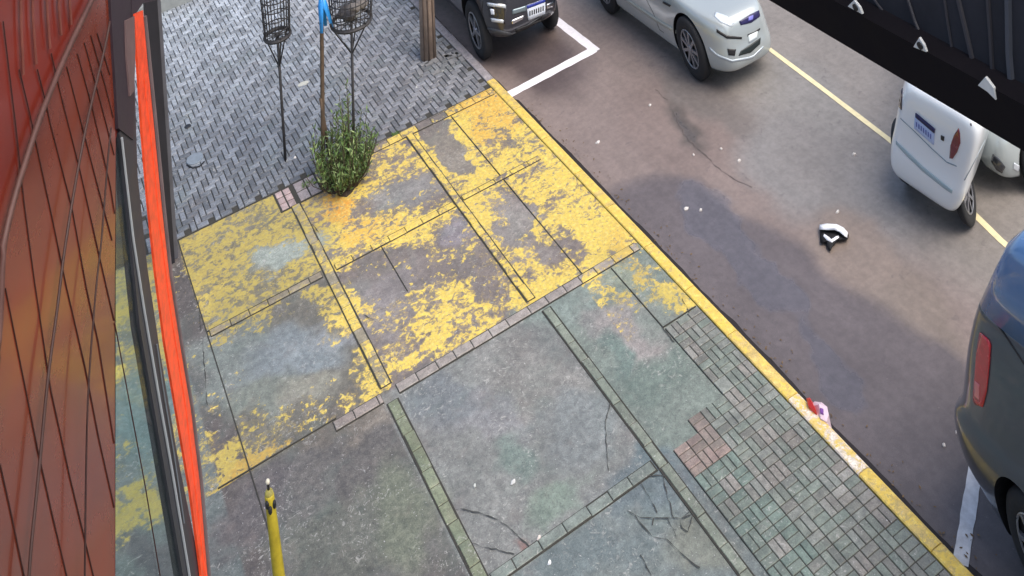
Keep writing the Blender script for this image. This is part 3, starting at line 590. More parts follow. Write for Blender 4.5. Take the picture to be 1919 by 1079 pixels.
# ------------------------------------------------------------------ wire litter baskets
def bin_(px, lean, rad, zb_, zt_, label, rz, full):
    b0 = g(*px); t = empty('litter_basket', tuple(b0), label, 'litter bin', 'wire litter baskets on posts', 0)
    ln = lambda z: Vector((b0.x + lean * z, b0.y, z))
    b_ = bmesh.new(); tube(b_, [ln(-.01), ln(.5), ln(zb_ + .02)], .021, 8); fin(b_, 'post', M_STEEL, t, True)
    for a in (rz, rz + 2.1, rz + 4.2):
        b_ = bmesh.new(); o_ = Vector((math.cos(a), math.sin(a), 0)); tube(b_, [ln(zb_ - .42), ln(zb_) + o_ * rad * .85, ln(zb_ + .05) + o_ * rad * .9], .011, 6); fin(b_, 'brace', M_STEEL, t, True)
    b_ = bmesh.new()
    def ring(z, r, w_): tube(b_, [ln(z) + Vector((math.cos(a) * r, math.sin(a) * r, 0)) for a in np.linspace(0, 2 * math.pi, 29)], w_, 6)
    H_ = zt_ - zb_
    ring(zb_, rad * .82, .026); [ring(zb_ + H_ * q, rad * (.82 + .18 * q), .0075) for q in (.16, .33, .5, .66, .83)]; ring(zt_, rad, .016)
    for k in range(26):
        a = 2 * math.pi * k / 26; o_ = Vector((math.cos(a), math.sin(a), 0)); tube(b_, [ln(zb_) + o_ * rad * .82, ln(zt_) + o_ * rad], .0062, 5)
    for k in range(6):
        a = math.pi * k / 6; o_ = Vector((math.cos(a), math.sin(a), 0)); tube(b_, [ln(zb_) - o_ * rad * .82, ln(zb_) + o_ * rad * .82], .006, 5)
    fin(b_, 'basket', M_STEEL, t)
    if full:
        b_ = bmesh.new()
        for k in range(9):
            a = k * 2.4; rr = rad * .5 * math.sqrt((k + .5) / 9); r_ = bmesh.ops.create_icosphere(b_, subdivisions=2, radius=.10, matrix=Matrix.Translation(ln(zb_ + .09 + .05 * (k % 3)) + Vector((math.cos(a) * rr, math.sin(a) * rr, 0))) @ Matrix.Diagonal((1.1, .9, .7, 1)))
            for v in r_['verts']: v.co += Vector([noise.noise(v.co * 14 + Vector((k, i_, 0))) * .035 for i_ in range(3)])
            for f in {f for v in r_['verts'] for f in v.link_faces}: f.material_index = k % 3
        tag(fin(b_, 'rubbish', [mat('trash_%d' % k, c_, .5) for k, c_ in enumerate(((176, 180, 184), (60, 56, 54), (120, 112, 104)))]), 'crumpled rubbish filling the wider wire basket beside the blue tied stake', 'rubbish', kind='stuff')
bin_((535, 301), .075, .235, 1.60, 2.35, 'narrower wire litter basket on a bent post, left of the blue tied stake', .5, 0)
bin_((664, 298), .145, .365, 1.70, 2.30, 'wider wire litter basket on a post rising out of the green shrub', .9, 1)
# stake with blue bag
s0 = g(606, 332); b_ = bmesh.new(); tube(b_, [s0 + Vector((.15 * z, 0, z)) for z in (-.02, .6, 1.2, 1.9, 2.7)], .034, 8, 0, .028)
sk = empty('wooden_stake', tuple(s0), 'tall wooden plant stake with a blue plastic bag tied near its top', 'stake')
M_WOOD = mat('weathered_stake', (84, 68, 52), .8, nscale=14, namt=.3)
fin(b_, 'pole', M_WOOD, sk, True)
b_ = bmesh.new(); s1 = g(622, 322); tube(b_, [s1, s0 + Vector((.11, -.01, .95))], .024, 7); fin(b_, 'prop', M_WOOD, sk, True)
b_ = bmesh.new(); zz = 1.98
for k in range(5):
    a = k * 1.3; top = s0 + Vector((.15 * (zz + .22), 0, zz + .22)); d_ = Vector((math.cos(a), math.sin(a), 0)); L_ = .26 + .2 * random.random()
    p = [top + d_ * .03, top + d_ * .055 + Vector((0, 0, -.12)), top + d_ * (.05 + .08 * random.random()) + Vector((0, 0, -L_))]; sv = Vector((-d_.y, d_.x, 0))
    r0 = [b_.verts.new(q + sv * s_ * wq) for q, wq in zip(p, (.02, .045, .022)) for s_ in (-1, 1)]
    for q in (0, 2): b_.faces.new((r0[q], r0[q + 1], r0[q + 3], r0[q + 2]))
o = fin(b_, 'blue_bag', mat('blue_plastic', (52, 150, 226), .35, nscale=12, namt=.2), sk, True); md = o.modifiers.new('s', 'SOLIDIFY'); md.thickness = .006
# utility pole
p0 = g(803, 108); b_ = bmesh.new()
T0 = [p0 + Vector((.15 * z, 0, z)) for z in (-.05, 1, 3, 6)]
tube(b_, T0, .135, 12, 0, .115)
up = empty('utility_pole', tuple(p0), 'weathered brown wooden utility pole at the edge of the grey pavers', 'utility pole')
fin(b_, 'shaft', mat('pole_wood', (140, 122, 108), .85, nscale=5, namt=.3, bump=.5, bscale=25), up, True)
b_ = bmesh.new()
for q in (-.9, -.3, .35): tube(b_, [T + Vector((math.sin(q) * .13, -math.cos(q) * .13, 0)) for T in T0[:3]], .014, 6)
fin(b_, 'split_ridge', mat('pole_ridge', (96, 80, 70), .85, nscale=6, namt=.3), up, True)
# disturbed stones at the pole's foot
b_ = bmesh.new()
for k in range(11):
    x, y = p0.x + random.uniform(-.3, .42), p0.y - random.uniform(.12, .62)
    bx(b_, (x, y, .016), (.07, .14, .022), random.choice((0, R(90))) + random.uniform(-.35, .35))
tag(fin(b_, 'loose_pavers', mat('loose_paver', (126, 126, 126), .8, nscale=14, namt=.2)), 'loose tilted pavers scattered at the foot of the wooden pole', 'pavers', kind='stuff')
# yellow bollard post
b0 = g(533, 1165); b_ = bmesh.new(); M_YP = mat('yellow_green_paint', (168, 150, 36), .5, nscale=9, namt=.25)
H_ = 1.05; topx = fpx = None
up_ = lambda z, dx=0: Vector((b0.x + .0 * z + dx, b0.y, z))
zs = np.linspace(.6, 1.6, 200); H_ = float(zs[np.argmin([abs(pxy(b0.x, b0.y, z)[1] - 925) for z in zs])])
bo = empty('yellow_bollard', tuple(b0), 'thin yellow green metal bollard with a chipped dark tip at the bottom edge', 'bollard')
tube(b_, [up_(-.02), up_(.3), up_(H_ * .7), up_(H_ - .02), up_(H_)], .060, 16, 0, .038); fin(b_, 'post', M_YP, bo, True)
b_ = bmesh.new(); bmesh.ops.create_uvsphere(b_, u_segments=12, v_segments=8, radius=.04, matrix=Matrix.Translation(up_(H_)) @ Matrix.Diagonal((1, 1, .8, 1))); fin(b_, 'cap', mat('chipped_cap', (150, 142, 70), .6, nscale=20, namt=.5), bo, True)
b_ = bmesh.new(); tube(b_, [up_(H_ + .01), up_(H_ + .075)], .012, 8); fin(b_, 'pin', M_BLACK, bo)
b_ = bmesh.new(); bmesh.ops.create_uvsphere(b_, u_segments=10, v_segments=8, radius=.02, matrix=Matrix.Translation(up_(H_ + .088))); fin(b_, 'knob', mat('pale_knob', (206, 200, 180), .5), bo, True)
b_ = bmesh.new()
for a, z in ((-1.9, H_ - .09), (-.9, H_ - .07), (-2.4, H_ - .05)): bmesh.ops.create_uvsphere(b_, u_segments=8, v_segments=6, radius=.02, matrix=Matrix.Translation(up_(z) + Vector((math.cos(a) * .045, math.sin(a) * .045, 0))) @ Matrix.Diagonal((1, 1, 1.6, 1)))
fin(b_, 'chipped_spot', M_BLACK, bo)

# ------------------------------------------------------------------ shrub
c0 = g(641, 342); sh = empty('shrub', tuple(c0), 'bushy green shrub growing out of the pavement at the foot of the stake', 'shrub')
lv = [bmesh.new() for _ in range(1)][0]; st = bmesh.new(); rs = random.Random(3)
for k in range(150):
    a = rs.uniform(0, 2 * math.pi); rr = .50 * rs.random() ** .62; bx0 = c0 + Vector((math.cos(a) * rr * .5, math.sin(a) * rr * .55, 0))
    h = (1.05 if rr < .16 else .55) * rs.uniform(.45, 1.12) * (1.15 if rs.random() < .1 else 1)
    tip = c0 + Vector((math.cos(a) * rr * 1.05 + .14 * h + rs.uniform(-.05, .05), math.sin(a) * rr * 1.0 + rs.uniform(-.05, .05), h))
    mid = (bx0 + tip) / 2 + Vector((math.cos(a), math.sin(a), 0)) * .05
    tube(st, [bx0, mid, tip], .0045, 4)
    nl = int(12 + 26 * h)
    for q in range(nl):
        t = rs.uniform(.08, 1); p = bx0 * (1 - t) ** 2 + mid * 2 * t * (1 - t) + tip * t * t
        d_ = Vector((rs.gauss(0, 1), rs.gauss(0, 1), rs.uniform(.2, 2.2))).normalized(); L_ = rs.uniform(.045, .095); W_ = L_ * rs.uniform(.09, .17); s_ = d_.cross(Vector((rs.gauss(0, 1), rs.gauss(0, 1), rs.gauss(0, 1)))).normalized()
        p = p + d_ * .01; f = lv.faces.new([lv.verts.new(v) for v in (p, p + d_ * L_ * .45 + s_ * W_, p + d_ * L_, p + d_ * L_ * .45 - s_ * W_)]); f.material_index = rs.choice((0, 0, 1, 1, 2))
fin(lv, 'foliage', [mat('leaf_dark', (66, 88, 44), .6), mat('leaf_mid', (96, 122, 62), .6), mat('leaf_pale', (146, 164, 108), .6)], sh); fin(st, 'stems', mat('stem_brown', (70, 58, 42), .8), sh)
sb_ = bmesh.new(); n_ = 26; cs_ = c0 + Vector((0, .04, 0)); top_ = []; bot_ = []
for k in range(n_):
    a = 2 * math.pi * k / n_; rr = .30 * (1 + .18 * math.sin(3 * a) + .08 * math.sin(7 * a + 1)); top_.append(sb_.verts.new(cs_ + Vector((math.cos(a) * rr * .8, math.sin(a) * rr * .8, .03)))); bot_.append(sb_.verts.new(cs_ + Vector((math.cos(a) * rr, math.sin(a) * rr, -.01))))
sb_.faces.new(top_)
for k in range(n_): sb_.faces.new((top_[k], top_[(k + 1) % n_], bot_[(k + 1) % n_], bot_[k]))
fin(sb_, 'planting_soil', mat('damp_soil', (58, 48, 38), .95, nscale=22, namt=.4, bump=.6, bscale=40))['kind'] = 'structure'
# dry leaves and grit blown against the kerb foot
dl = bmesh.new()
for k in range(160):
    y_ = rs.uniform(8.6, 17.2); x_ = KO + rs.uniform(.09, .16) + (.25 * rs.random() ** 3); a = rs.uniform(0, 6.28); L_ = rs.uniform(.008, .02)
    dl.faces.new([dl.verts.new((x_ + math.cos(a + q) * L_ * e_, y_ + math.sin(a + q) * L_ * e_, -.094 + rs.uniform(0, .006))) for q, e_ in ((0, 1.3), (1.6, .5), (3.14, 1), (4.7, .5))])
tag(fin(dl, 'dry_leaves', mat('dry_leaf', (104, 84, 58), .8, nscale=30, namt=.4)), 'dry leaf crumbs and grit lying in the gutter along the yellow kerb', 'leaf litter', kind='stuff')
# small weeds along joints
def weed(px, n, sz, lb):
    c = g(*px); b_ = bmesh.new()
    for k in range(n):
        d_ = Vector((rs.gauss(0, 1), rs.gauss(0, 1), rs.uniform(.5, 1.8))).normalized(); p = c + Vector((rs.uniform(-sz, sz), rs.uniform(-sz * .6, sz * .6), .005)); L_ = sz * rs.uniform(.5, 1); s_ = d_.cross(Vector((0, 0, 1))).normalized() * L_ * .12
        b_.faces.new([b_.verts.new(v) for v in (p - s_, p + s_, p + d_ * L_)])
    tag(fin(b_, 'weed', bpy.data.materials['leaf_mid']), lb, 'weed')
weed((575, 348), 60, .07, 'small tuft of weeds left of the shrub beside the pinkish stones')
weed((742, 252), 60, .06, 'small dry tuft of weeds on the border between grey pavers and yellow slabs')

# ------------------------------------------------------------------ cars
def hull(slices, M, N=64):
    """stack of rounded plan slices: z, rear, front, half width, exponent, front drop, rear drop, y offset"""
    V_, F_ = [], []
    for (z, s0_, s1_, hw, n, fd, rd, yo) in slices:
        mid = (s0_ + s1_) / 2; a = (s1_ - s0_) / 2
        for k in range(N):
            th = 2 * math.pi * k / N; c, s = math.cos(th), math.sin(th)
            x = mid + a * math.copysign(abs(c) ** (2 / n), c); y = hw * math.copysign(abs(s) ** (2 / n), s)
            u = (x - mid) / a; zz = z - (fd * max(0, u) ** 2.2 + rd * max(0, -u) ** 2.2) + (.03 * (1 - (y / hw) ** 2) if z > .7 else 0)
            V_.append(M @ Vector((x, y + yo, zz)))
    m = len(slices)
    for i in range(m - 1):
        for k in range(N): F_.append((i * N + k, i * N + (k + 1) % N, (i + 1) * N + (k + 1) % N, (i + 1) * N + k))
    for base in (0, (m - 1) * N):
        cidx = len(V_); V_.append(sum((V_[base + k] for k in range(N)), Vector()) / N)
        for k in range(N): F_.append((base + k, base + (k + 1) % N, cidx))
    return V_, F_
def car_body(name, slices, M, wheels, mt, parent, sub=2):
    V_, F_ = hull(slices, M); o = mesh(name, V_, F_, [mt, M_BLACK], parent, True)
    o.parent = None
    md = o.modifiers.new('b', 'SUBSURF'); md.levels = md.render_levels = sub
    cb = bmesh.new()
    for (sx, y, r, kz, zc) in wheels:
        T = M @ Matrix.Translation((sx, y, zc)) @ Matrix.Diagonal((1, 1, kz, 1)) @ Matrix.Rotation(R(90), 4, 'X')
        bmesh.ops.create_cone(cb, cap_ends=True, segments=40, radius1=r * 1.13, radius2=r * 1.13, depth=.5, matrix=T)
    cm = bpy.data.meshes.new('cut'); cb.to_mesh(cm); cb.free(); cm.materials.append(M_BLACK); co = bpy.data.objects.new('cut', cm); C.objects.link(co)
    bo_ = o.modifiers.new('c', 'BOOLEAN'); bo_.object = co; bo_.operation = 'DIFFERENCE'; bo_.solver = 'EXACT'; bo_.material_mode = 'TRANSFER'
    bpy.context.view_layer.update(); dg = bpy.context.evaluated_depsgraph_get(); me = bpy.data.meshes.new_from_object(o.evaluated_get(dg)); me.name = name
    o.modifiers.clear(); o.data = me; bpy.data.objects.remove(co)
    b2_ = bmesh.new(); b2_.from_mesh(me); bmesh.ops.triangulate(b2_, faces=[f for f in b2_.faces if len(f.verts) > 4])
    for e in b2_.edges:
        if e.is_manifold and e.calc_face_angle(0) > .6: e.smooth = False
    b2_.to_mesh(me); b2_.free()
    if parent: o.parent = parent; o.matrix_parent_inverse = parent.matrix_world.inverted()
    bm_ = bmesh.new(); bm_.from_mesh(me); bvh = BVHTree.FromBMesh(bm_); bm_.free()
    return o, bvh
def wheel(M, sx, y, r, kz, zc, side, parent, spokes=7, wd=.17, rimcol=None):
    T = M @ Matrix.Translation((sx, y, zc)) @ Matrix.Diagonal((1, 1, kz, 1))
    prof = [(.60, -.5), (.62, -.42), (.80, -.5), (.94, -.44), (1, -.3), (1, .3), (.94, .44), (.80, .5), (.66, .46), (.62, .40), (.60, .3)]
    b_ = bmesh.new(); n = 40; rows = []
    for k in range(n):
        a = 2 * math.pi * k / n; rows.append([b_.verts.new(T @ Vector((math.cos(a) * r * p, side * q * wd, math.sin(a) * r * p))) for p, q in prof])
    for k in range(n):
        for i in range(len(prof) - 1): b_.faces.new((rows[k][i], rows[k][i + 1], rows[(k + 1) % n][i + 1], rows[(k + 1) % n][i]))
    w_ = fin(b_, 'wheel', M_RUB, parent, True)
    b_ = bmesh.new()
    bmesh.ops.create_cone(b_, cap_ends=True, segments=32, radius1=r * .63, radius2=r * .63, depth=.02, matrix=T @ Matrix.Translation((0, side * wd * .16, 0)) @ Matrix.Rotation(R(90), 4, 'X'))
    for f in b_.faces: f.material_index = 1
    for k in range(spokes):
        a = 2 * math.pi * k / spokes; S = T @ Matrix.Rotation(-a, 4, 'Y') @ Matrix.Translation((r * .34, side * wd * .34, 0)); bx(b_, (0, 0, 0), (r * .56, .03, r * .10), M=S)
    tube(b_, [T @ Vector((math.cos(a) * r * .60, side * wd * .40, math.sin(a) * r * .60)) for a in np.linspace(0, 2 * math.pi, 41)], r * .035, 6)
    bmesh.ops.create_cone(b_, cap_ends=True, segments=16, radius1=r * .15, radius2=r * .12, depth=.04, matrix=T @ Matrix.Translation((0, side * wd * .38, 0)) @ Matrix.Rotation(R(90), 4, 'X'))
    fin(b_, 'rim', [rimcol or M_RIM, M_BLACK], w_)
    return w_
def patch(bvh, px, name, mt, parent, nx=10, ny=6, off=.006, th=.012, smooth=True):
    """panel lying on the bodywork: px = 4 corners TL TR BR BL (or a longer closed outline split into top and bottom rows)"""
    h = len(px) // 2; top = px[:h]; bot = px[h:][::-1]
    def along(row, t):
        k = t * (len(row) - 1); i = min(int(k), len(row) - 2); f = k - i; return (row[i][0] * (1 - f) + row[i + 1][0] * f, row[i][1] * (1 - f) + row[i + 1][1] * f)
    G_ = []; last = None
    for j in range(ny + 1):
        for i in range(nx + 1):
            a, b2 = along(top, i / nx), along(bot, i / nx); f = j / ny; r = ray(a[0] * (1 - f) + b2[0] * f, a[1] * (1 - f) + b2[1] * f).normalized()
            loc, nor, _, dist = bvh.ray_cast(CAMP, r)
            if loc is None:
                t0 = last if last else 15; loc, nor, _, _ = bvh.find_nearest(CAMP + r * t0)
            else: last = dist
            if nor.dot(r) > 0: nor = -nor
            G_.append((loc, nor))
    b_ = bmesh.new(); A = [b_.verts.new(l + n_ * off) for l, n_ in G_]; B_ = [b_.verts.new(l + n_ * (off - th)) for l, n_ in G_]; W = nx + 1
    for j in range(ny):
        for i in range(nx):
            q = (j * W + i, j * W + i + 1, (j + 1) * W + i + 1, (j + 1) * W + i); b_.faces.new([A[k] for k in q]); b_.faces.new([B_[k] for k in q[::-1]])
    rim = [i for i in range(W)] + [j * W + nx for j in range(1, ny + 1)] + [ny * W + i for i in range(nx - 1, -1, -1)] + [j * W for j in range(ny - 1, 0, -1)]
    for k in range(len(rim)): a, c = rim[k], rim[(k + 1) % len(rim)]; b_.faces.new((A[a], B_[a], B_[c], A[c]))
    return fin(b_, name, mt, parent, smooth)
def seam(bvh, pts, name, mt, parent, r=.006):
    P_ = []
    for a, b2 in zip(pts, pts[1:]):
        for k in range(8):
            t = k / 8; ry_ = ray(a[0] + (b2[0] - a[0]) * t, a[1] + (b2[1] - a[1]) * t).normalized(); loc, nor, _, _ = bvh.ray_cast(CAMP, ry_)
            if loc: P_.append(loc)
    if len(P_) < 2: return
    b_ = bmesh.new(); tube(b_, P_, r, 5); return fin(b_, name, mt, parent, True)
def frame_at(x, y, deg, z=0): return Matrix.Translation((x, y, z)) @ Matrix.Rotation(R(deg), 4, 'Z')
RZ = -.10
KZ = 1.27
def glasshouse(M, sl, parent, roofmat, yo=0):
    V_, F_ = hull(sl[:2], M); mesh('windows', V_, F_, M_GLASSD, parent, True)
    V_, F_ = hull(sl[2:], M); mesh('roof', V_, F_, roofmat, parent, True)

# --- black suv parked nose towards the camera in the marked bay
t = empty('parked_suv', (7.85, 19.6, RZ), 'black SUV parked in the white marked bay behind the wooden pole', 'SUV')
M = frame_at(7.86, 18.02, -90)
wl = [(-.72, -.62, .375, 1.25, .37), (-.72, .62, .375, 1.25, .37), (-3.15, -.62, .375, 1.25, .37), (-3.15, .62, .375, 1.25, .37)]
sl = [(.20, -3.7, -.18, .60, 5, -.12, 0, 0), (.30, -3.8, -.05, .68, 5, -.06, 0, 0), (.48, -3.85, .0, .71, 5.5, 0, 0, 0), (.72, -3.85, -.01, .72, 5.5, 0, 0, 0), (.98, -3.82, -.05, .71, 5.5, 0, 0, 0), (1.20, -3.8, -.12, .69, 5, .05, 0, 0), (1.30, -3.78, -.22, .64, 4.5, .10, 0, 0), (1.32, -3.7, -.4, .5, 4, .08, 0, 0)]
bd, bv = car_body('body', sl, M, wl, M_BLKP, t)
glasshouse(M, [(1.28, -3.6, -1.25, .64, 5, 0, 0, 0), (1.85, -3.4, -1.75, .56, 5, 0, 0, 0), (1.84, -3.42, -1.73, .57, 5, 0, 0, 0), (1.93, -3.3, -1.85, .5, 5, 0, 0, 0)], t, M_BLKP)
for (sx, y, r, kz, zc) in wl: wheel(M, sx, y + (-.01 if y < 0 else .01), .35, 1.2, .32, -1 if y < 0 else 1, t, 5)
hl = patch(bv, [(912, 3), (950, 8), (946, 44), (920, 40)], 'headlight', mat('smoked_lens', (30, 32, 38), .1, coat=1), t)
patch(bv, [(913, 4), (948, 9), (948, 15), (914, 10)], 'light_strip', M_LENS, hl, 8, 2, .012)
patch(bv, [(920, 33), (944, 37), (943, 43), (922, 40)], 'light_strip', M_LENS, hl, 8, 2, .012)
patch(bv, [(919, 16), (926, 17), (927, 27), (921, 26)], 'light_core', mat('bright_lens', (230, 236, 245), .1), hl, 4, 4, .014)
patch(bv, [(960, 18), (986, 10), (985, 20), (960, 27)], 'grille', mat('grille_grey', (120, 134, 140), .3, .4), t, 8, 3, .010)
patch(bv, [(958, 38), (982, 28), (980, 36), (960, 46)], 'fog_lamp', M_CHROME, t, 8, 3, .010)
patch(bv, [(1024, 8), (1038, 2), (1036, 12), (1025, 17)], 'grille_end', M_CHROME, t, 6, 3, .010)
pl = patch(bv, [(986, 10), (1021, -3), (1021, 25), (990, 37)], 'number_plate', M_PLATE, t, 8, 4, .016, .016)
patch(bv, [(986, 10), (1021, -3), (1021, 3), (987, 16)], 'plate_band', M_BLUE, pl, 8, 2, .0175)
for k in range(7):
    x = 991 + k * 4.1; y = 24 - k * 1.55; patch(bv, [(x, y - 4), (x + 2.4, y - 5), (x + 2.4, y + 4), (x, y + 5)], 'plate_character', M_STEEL, pl, 1, 2, .0185, .004)
patch(bv, [(906, 48), (960, 62), (1030, 34), (1030, 42), (962, 72), (908, 58)], 'bumper_trim', mat('dark_trim', (66, 68, 72), .5), t, 14, 2, .008)
patch(bv, [(965, 55), (1020, 34), (1018, 42), (968, 64)], 'lower_grille', M_BLACK, t, 10, 3, .010)
seam(bv, [(905, 2), (902, 30), (905, 55)], 'panel_gap', M_BLACK, t, .007)

# --- white saloon driving towards the camera
t = empty('white_saloon_car', (10.1, 17, RZ), 'silvery white car driving down the lane between the parking bay and the centre line', 'car')
M = frame_at(10.05, 15.20, -90)
wl = [(-.74, -.50, .33, 1.27, .30), (-.74, .50, .33, 1.27, .30), (-3.16, -.50, .33, 1.27, .30), (-3.16, .50, .33, 1.27, .30)]
sl = [(.08, -3.95, -.20, .53, 4.5, -.04, 0, 0), (.14, -4.0, -.06, .59, 4.5, -.02, 0, 0), (.26, -4.02, .0, .61, 4.5, 0, 0, 0), (.40, -4.02, .0, .62, 4.5, 0, 0, 0), (.46, -4.02, -.03, .615, 4.5, 0, 0, 0), (.64, -4.02, -.05, .615, 4.5, 0, 0, 0), (.80, -4.0, -.10, .605, 4.4, .04, 0, 0), (.93, -3.97, -.22, .58, 4.4, .12, .03, 0), (.99, -3.9, -.40, .56, 4.2, .16, .03, 0), (1.01, -3.8, -.7, .40, 4, .14, .02, 0)]
bd, bv = car_body('body', sl, M, wl, M_SILV, t)
glasshouse(M, [(.98, -3.6, -1.15, .58, 4.5, 0, 0, 0), (1.55, -3.0, -1.85, .48, 4.5, 0, 0, 0), (1.54, -3.02, -1.83, .49, 4.5, 0, 0, 0), (1.62, -2.9, -1.95, .42, 4.5, 0, 0, 0)], t, M_SILV)
for (sx, y, r, kz, zc) in wl: wheel(M, sx, y + (-.035 if y < 0 else .035), .325, 1.27, .31, -1 if y < 0 else 1, t, 9)
gr = patch(bv, [(1385, 40), (1405, 27), (1422, 19), (1424, 30), (1408, 42), (1388, 47)], 'grille', mat('dark_blue_grille', (34, 30, 78), .3), t, 10, 4, .008)
patch(bv, [(1402, 32), (1411, 28), (1410, 36), (1402, 39)], 'badge', mat('badge_blue_white', (120, 120, 200), .3), gr, 5, 4, .014)
patch(bv, [(1343, 54), (1362, 66), (1390, 69), (1390, 73), (1362, 72), (1343, 60)], 'bumper_gap', M_BLACK, t, 12, 2, .006)
patch(bv, [(1401, 64), (1414, 59), (1424, 52), (1424, 55), (1414, 63), (1401, 68)], 'bumper_gap', M_BLACK, t, 8, 2, .006)
patch(bv, [(1363, 91), (1379, 92), (1377, 104), (1365, 103)], 'fog_lamp', M_BLACK, t, 6, 4, .008)
patch(bv, [(1388, 95), (1405, 84), (1425, 70), (1424, 82), (1406, 98), (1384, 104)], 'lower_grille', mat('dark_green_grille', (28, 38, 38), .5), t, 12, 4, .008)
patch(bv, [(1402, 66), (1419, 58), (1418, 70), (1403, 80)], 'number_plate', mat('plate_pale', (222, 232, 232), .45), t, 6, 3, .012)
patch(bv, [(1330, 88), (1345, 102), (1372, 112), (1410, 105), (1430, 86), (1430, 89), (1410, 109), (1372, 116), (1345, 106), (1330, 93)], 'bumper_lip', mat('silver_lip', (190, 200, 206), .3, .2), t, 18, 2, .008)
patch(bv, [(1244, 2), (1257, 9), (1256, 12), (1243, 5)], 'door_handle', M_BLACK, t, 5, 2, .018, .02)
seam(bv, [(1212, 0), (1226, 28), (1236, 55), (1245, 62)], 'door_gap', M_BLACK, t, .005)
patch(bv, [(1180, 0), (1230, 33), (1283, 66), (1283, 72), (1230, 40), (1172, 0)], 'side_trim', mat('side_strip', (170, 174, 166), .4), t, 14, 2, .010)
patch(bv, [(1340, 22), (1362, 30), (1376, 44), (1370, 50), (1350, 42), (1338, 30)], 'headlight', mat('clear_headlamp', (214, 224, 230), .1, coat=1), t, 8, 4, .006)

# --- white hatchback crossing, seen from behind
t = empty('white_hatchback', (11.4, 12.0, RZ), 'white hatchback seen from behind with dark red lamps, half hidden under the canopy', 'car')
M = frame_at(9.84, 11.98, 1) @ Matrix(((1, 0, 0, 0), (.50, 1, 0, 0), (0, 0, 1, 0), (0, 0, 0, 1)))
SH = -.55
def hs(z, r_, f_, hw, n, fd=0, rd=0): return (z, r_, f_, hw, n, fd, rd, SH * (z - .2))
wl = [(.36, -.50, .26, 1.3, .19), (.36, .40, .26, 1.3, .17), (2.6, -.50, .27, 1.25, .24), (2.6, .50, .27, 1.25, .24)]
sl = [hs(.08, .12, 3.2, .46, 6), hs(.15, .03, 3.3, .53, 9), hs(.28, .0, 3.35, .56, 11), hs(.48, .0, 3.35, .585, 11), hs(.56, .035, 3.35, .585, 11), hs(.80, .06, 3.3, .59, 11), hs(1.05, .09, 3.25, .60, 11), hs(1.24, .13, 3.2, .585, 9), hs(1.31, .20, 3.1, .53, 6)]
bd, bv = car_body('body', sl, M, wl, M_WHITE, t)
glasshouse(M, [hs(1.26, .3, 2.3, .46, 4.5), hs(1.7, .6, 1.9, .40, 4.5), hs(1.69, .58, 1.92, .41, 4.5), hs(1.76, .7, 1.8, .34, 4.5)], t, M_WHITE)
for (sx, y, r, kz, zc) in wl: wheel(M, sx, y, .245, 1.3, .225, -1 if y < 0 else 1, t, 8, .13)
tl = patch(bv, [(1797, 240), (1799, 250), (1800, 268), (1794, 285), (1786, 297), (1780, 296), (1782, 272), (1789, 252)], 'tail_lamp', M_DRED, t, 6, 8, .010)
patch(bv, [(1686, 158), (1692, 160), (1690, 206), (1685, 200)], 'tail_lamp', mat('black_red_lens', (44, 16, 22), .25, coat=1), t, 4, 8, .010)
pl = patch(bv, [(1716, 214), (1752, 244), (1750, 271), (1714, 240)], 'number_plate', mat('plate_blue_white', (176, 194, 232), .5, nscale=20, namt=.06), t, 8, 5, .012)
patch(bv, [(1717, 211), (1753, 241), (1752, 249), (1717, 219)], 'plate_recess', mat('navy_recess', (24, 24, 74), .5), t, 8, 2, .016)
for k in range(7):
    x = 1718 + k * 4.4; y = 231 + k * 3.7; patch(bv, [(x, y - 4), (x + 2.2, y - 2), (x + 2.2, y + 7), (x, y + 5)], 'plate_character', mat('plate_ink', (92, 104, 170), .5) if 'plate_ink' not in bpy.data.materials else bpy.data.materials['plate_ink'], pl, 1, 2, .0145, .004)
patch(bv, [(1764, 253), (1770, 256), (1769, 264), (1764, 261)], 'badge', M_BLACK, t, 4, 4, .010)
seam(bv, [(1688, 222), (1712, 244), (1745, 277), (1775, 304), (1795, 312)], 'hatch_gap', mat('grey_gap', (120, 138, 150), .6), t, .007)
patch(bv, [(1680, 264), (1700, 283), (1730, 312), (1770, 344), (1785, 356), (1784, 362), (1769, 352), (1729, 320), (1699, 291), (1680, 270)], 'bumper_step', mat('grey_white_step', (156, 176, 184), .4), t, 16, 3, .008)  # shading along the bumper put in as a grey strip
seam(bv, [(1846, 262), (1832, 290), (1818, 318), (1806, 340)], 'door_gap', mat('grey_gap2', (150, 160, 166), .6), t, .006)

# --- silver car nose beyond the hatchback
t = empty('silver_car', (11.5, 11.1, RZ), 'silver car nose with a dark headlamp showing between the white hatchback and the canopy edge', 'car')
M = frame_at(10.80, 11.79, 180)
sl = [(.05, -2.2, -.06, .26, 3.6, 0, 0, 0), (.14, -2.25, .0, .31, 3.6, 0, 0, 0), (.30, -2.25, .02, .33, 3.6, 0, 0, 0), (.46, -2.25, .0, .33, 3.5, 0, 0, -.02), (.60, -2.2, -.06, .31, 3.4, .03, 0, -.04), (.68, -2.1, -.16, .25, 3, .05, 0, -.05)]
wl = [(-.42, .27, .2, 1.25, .17), (-.42, -.27, .2, 1.25, .17), (-1.8, .27, .2, 1.25, .17), (-1.8, -.27, .2, 1.25, .17)]
bd, bv = car_body('body', sl, M, wl, M_SILV, t)
for (sx, y, r, kz, zc) in wl: wheel(M, sx, y, .185, 1.25, .14, -1 if y < 0 else 1, t, 6, .1)
patch(bv, [(1861, 288), (1872, 296), (1884, 312), (1878, 324), (1868, 318), (1858, 302)], 'headlight', mat('dark_headlamp', (52, 56, 62), .15, coat=1), t, 8, 5, .008)
patch(bv, [(1900, 304), (1911, 310), (1908, 322), (1898, 316)], 'headlight', M_LENS, t, 6, 5, .008)
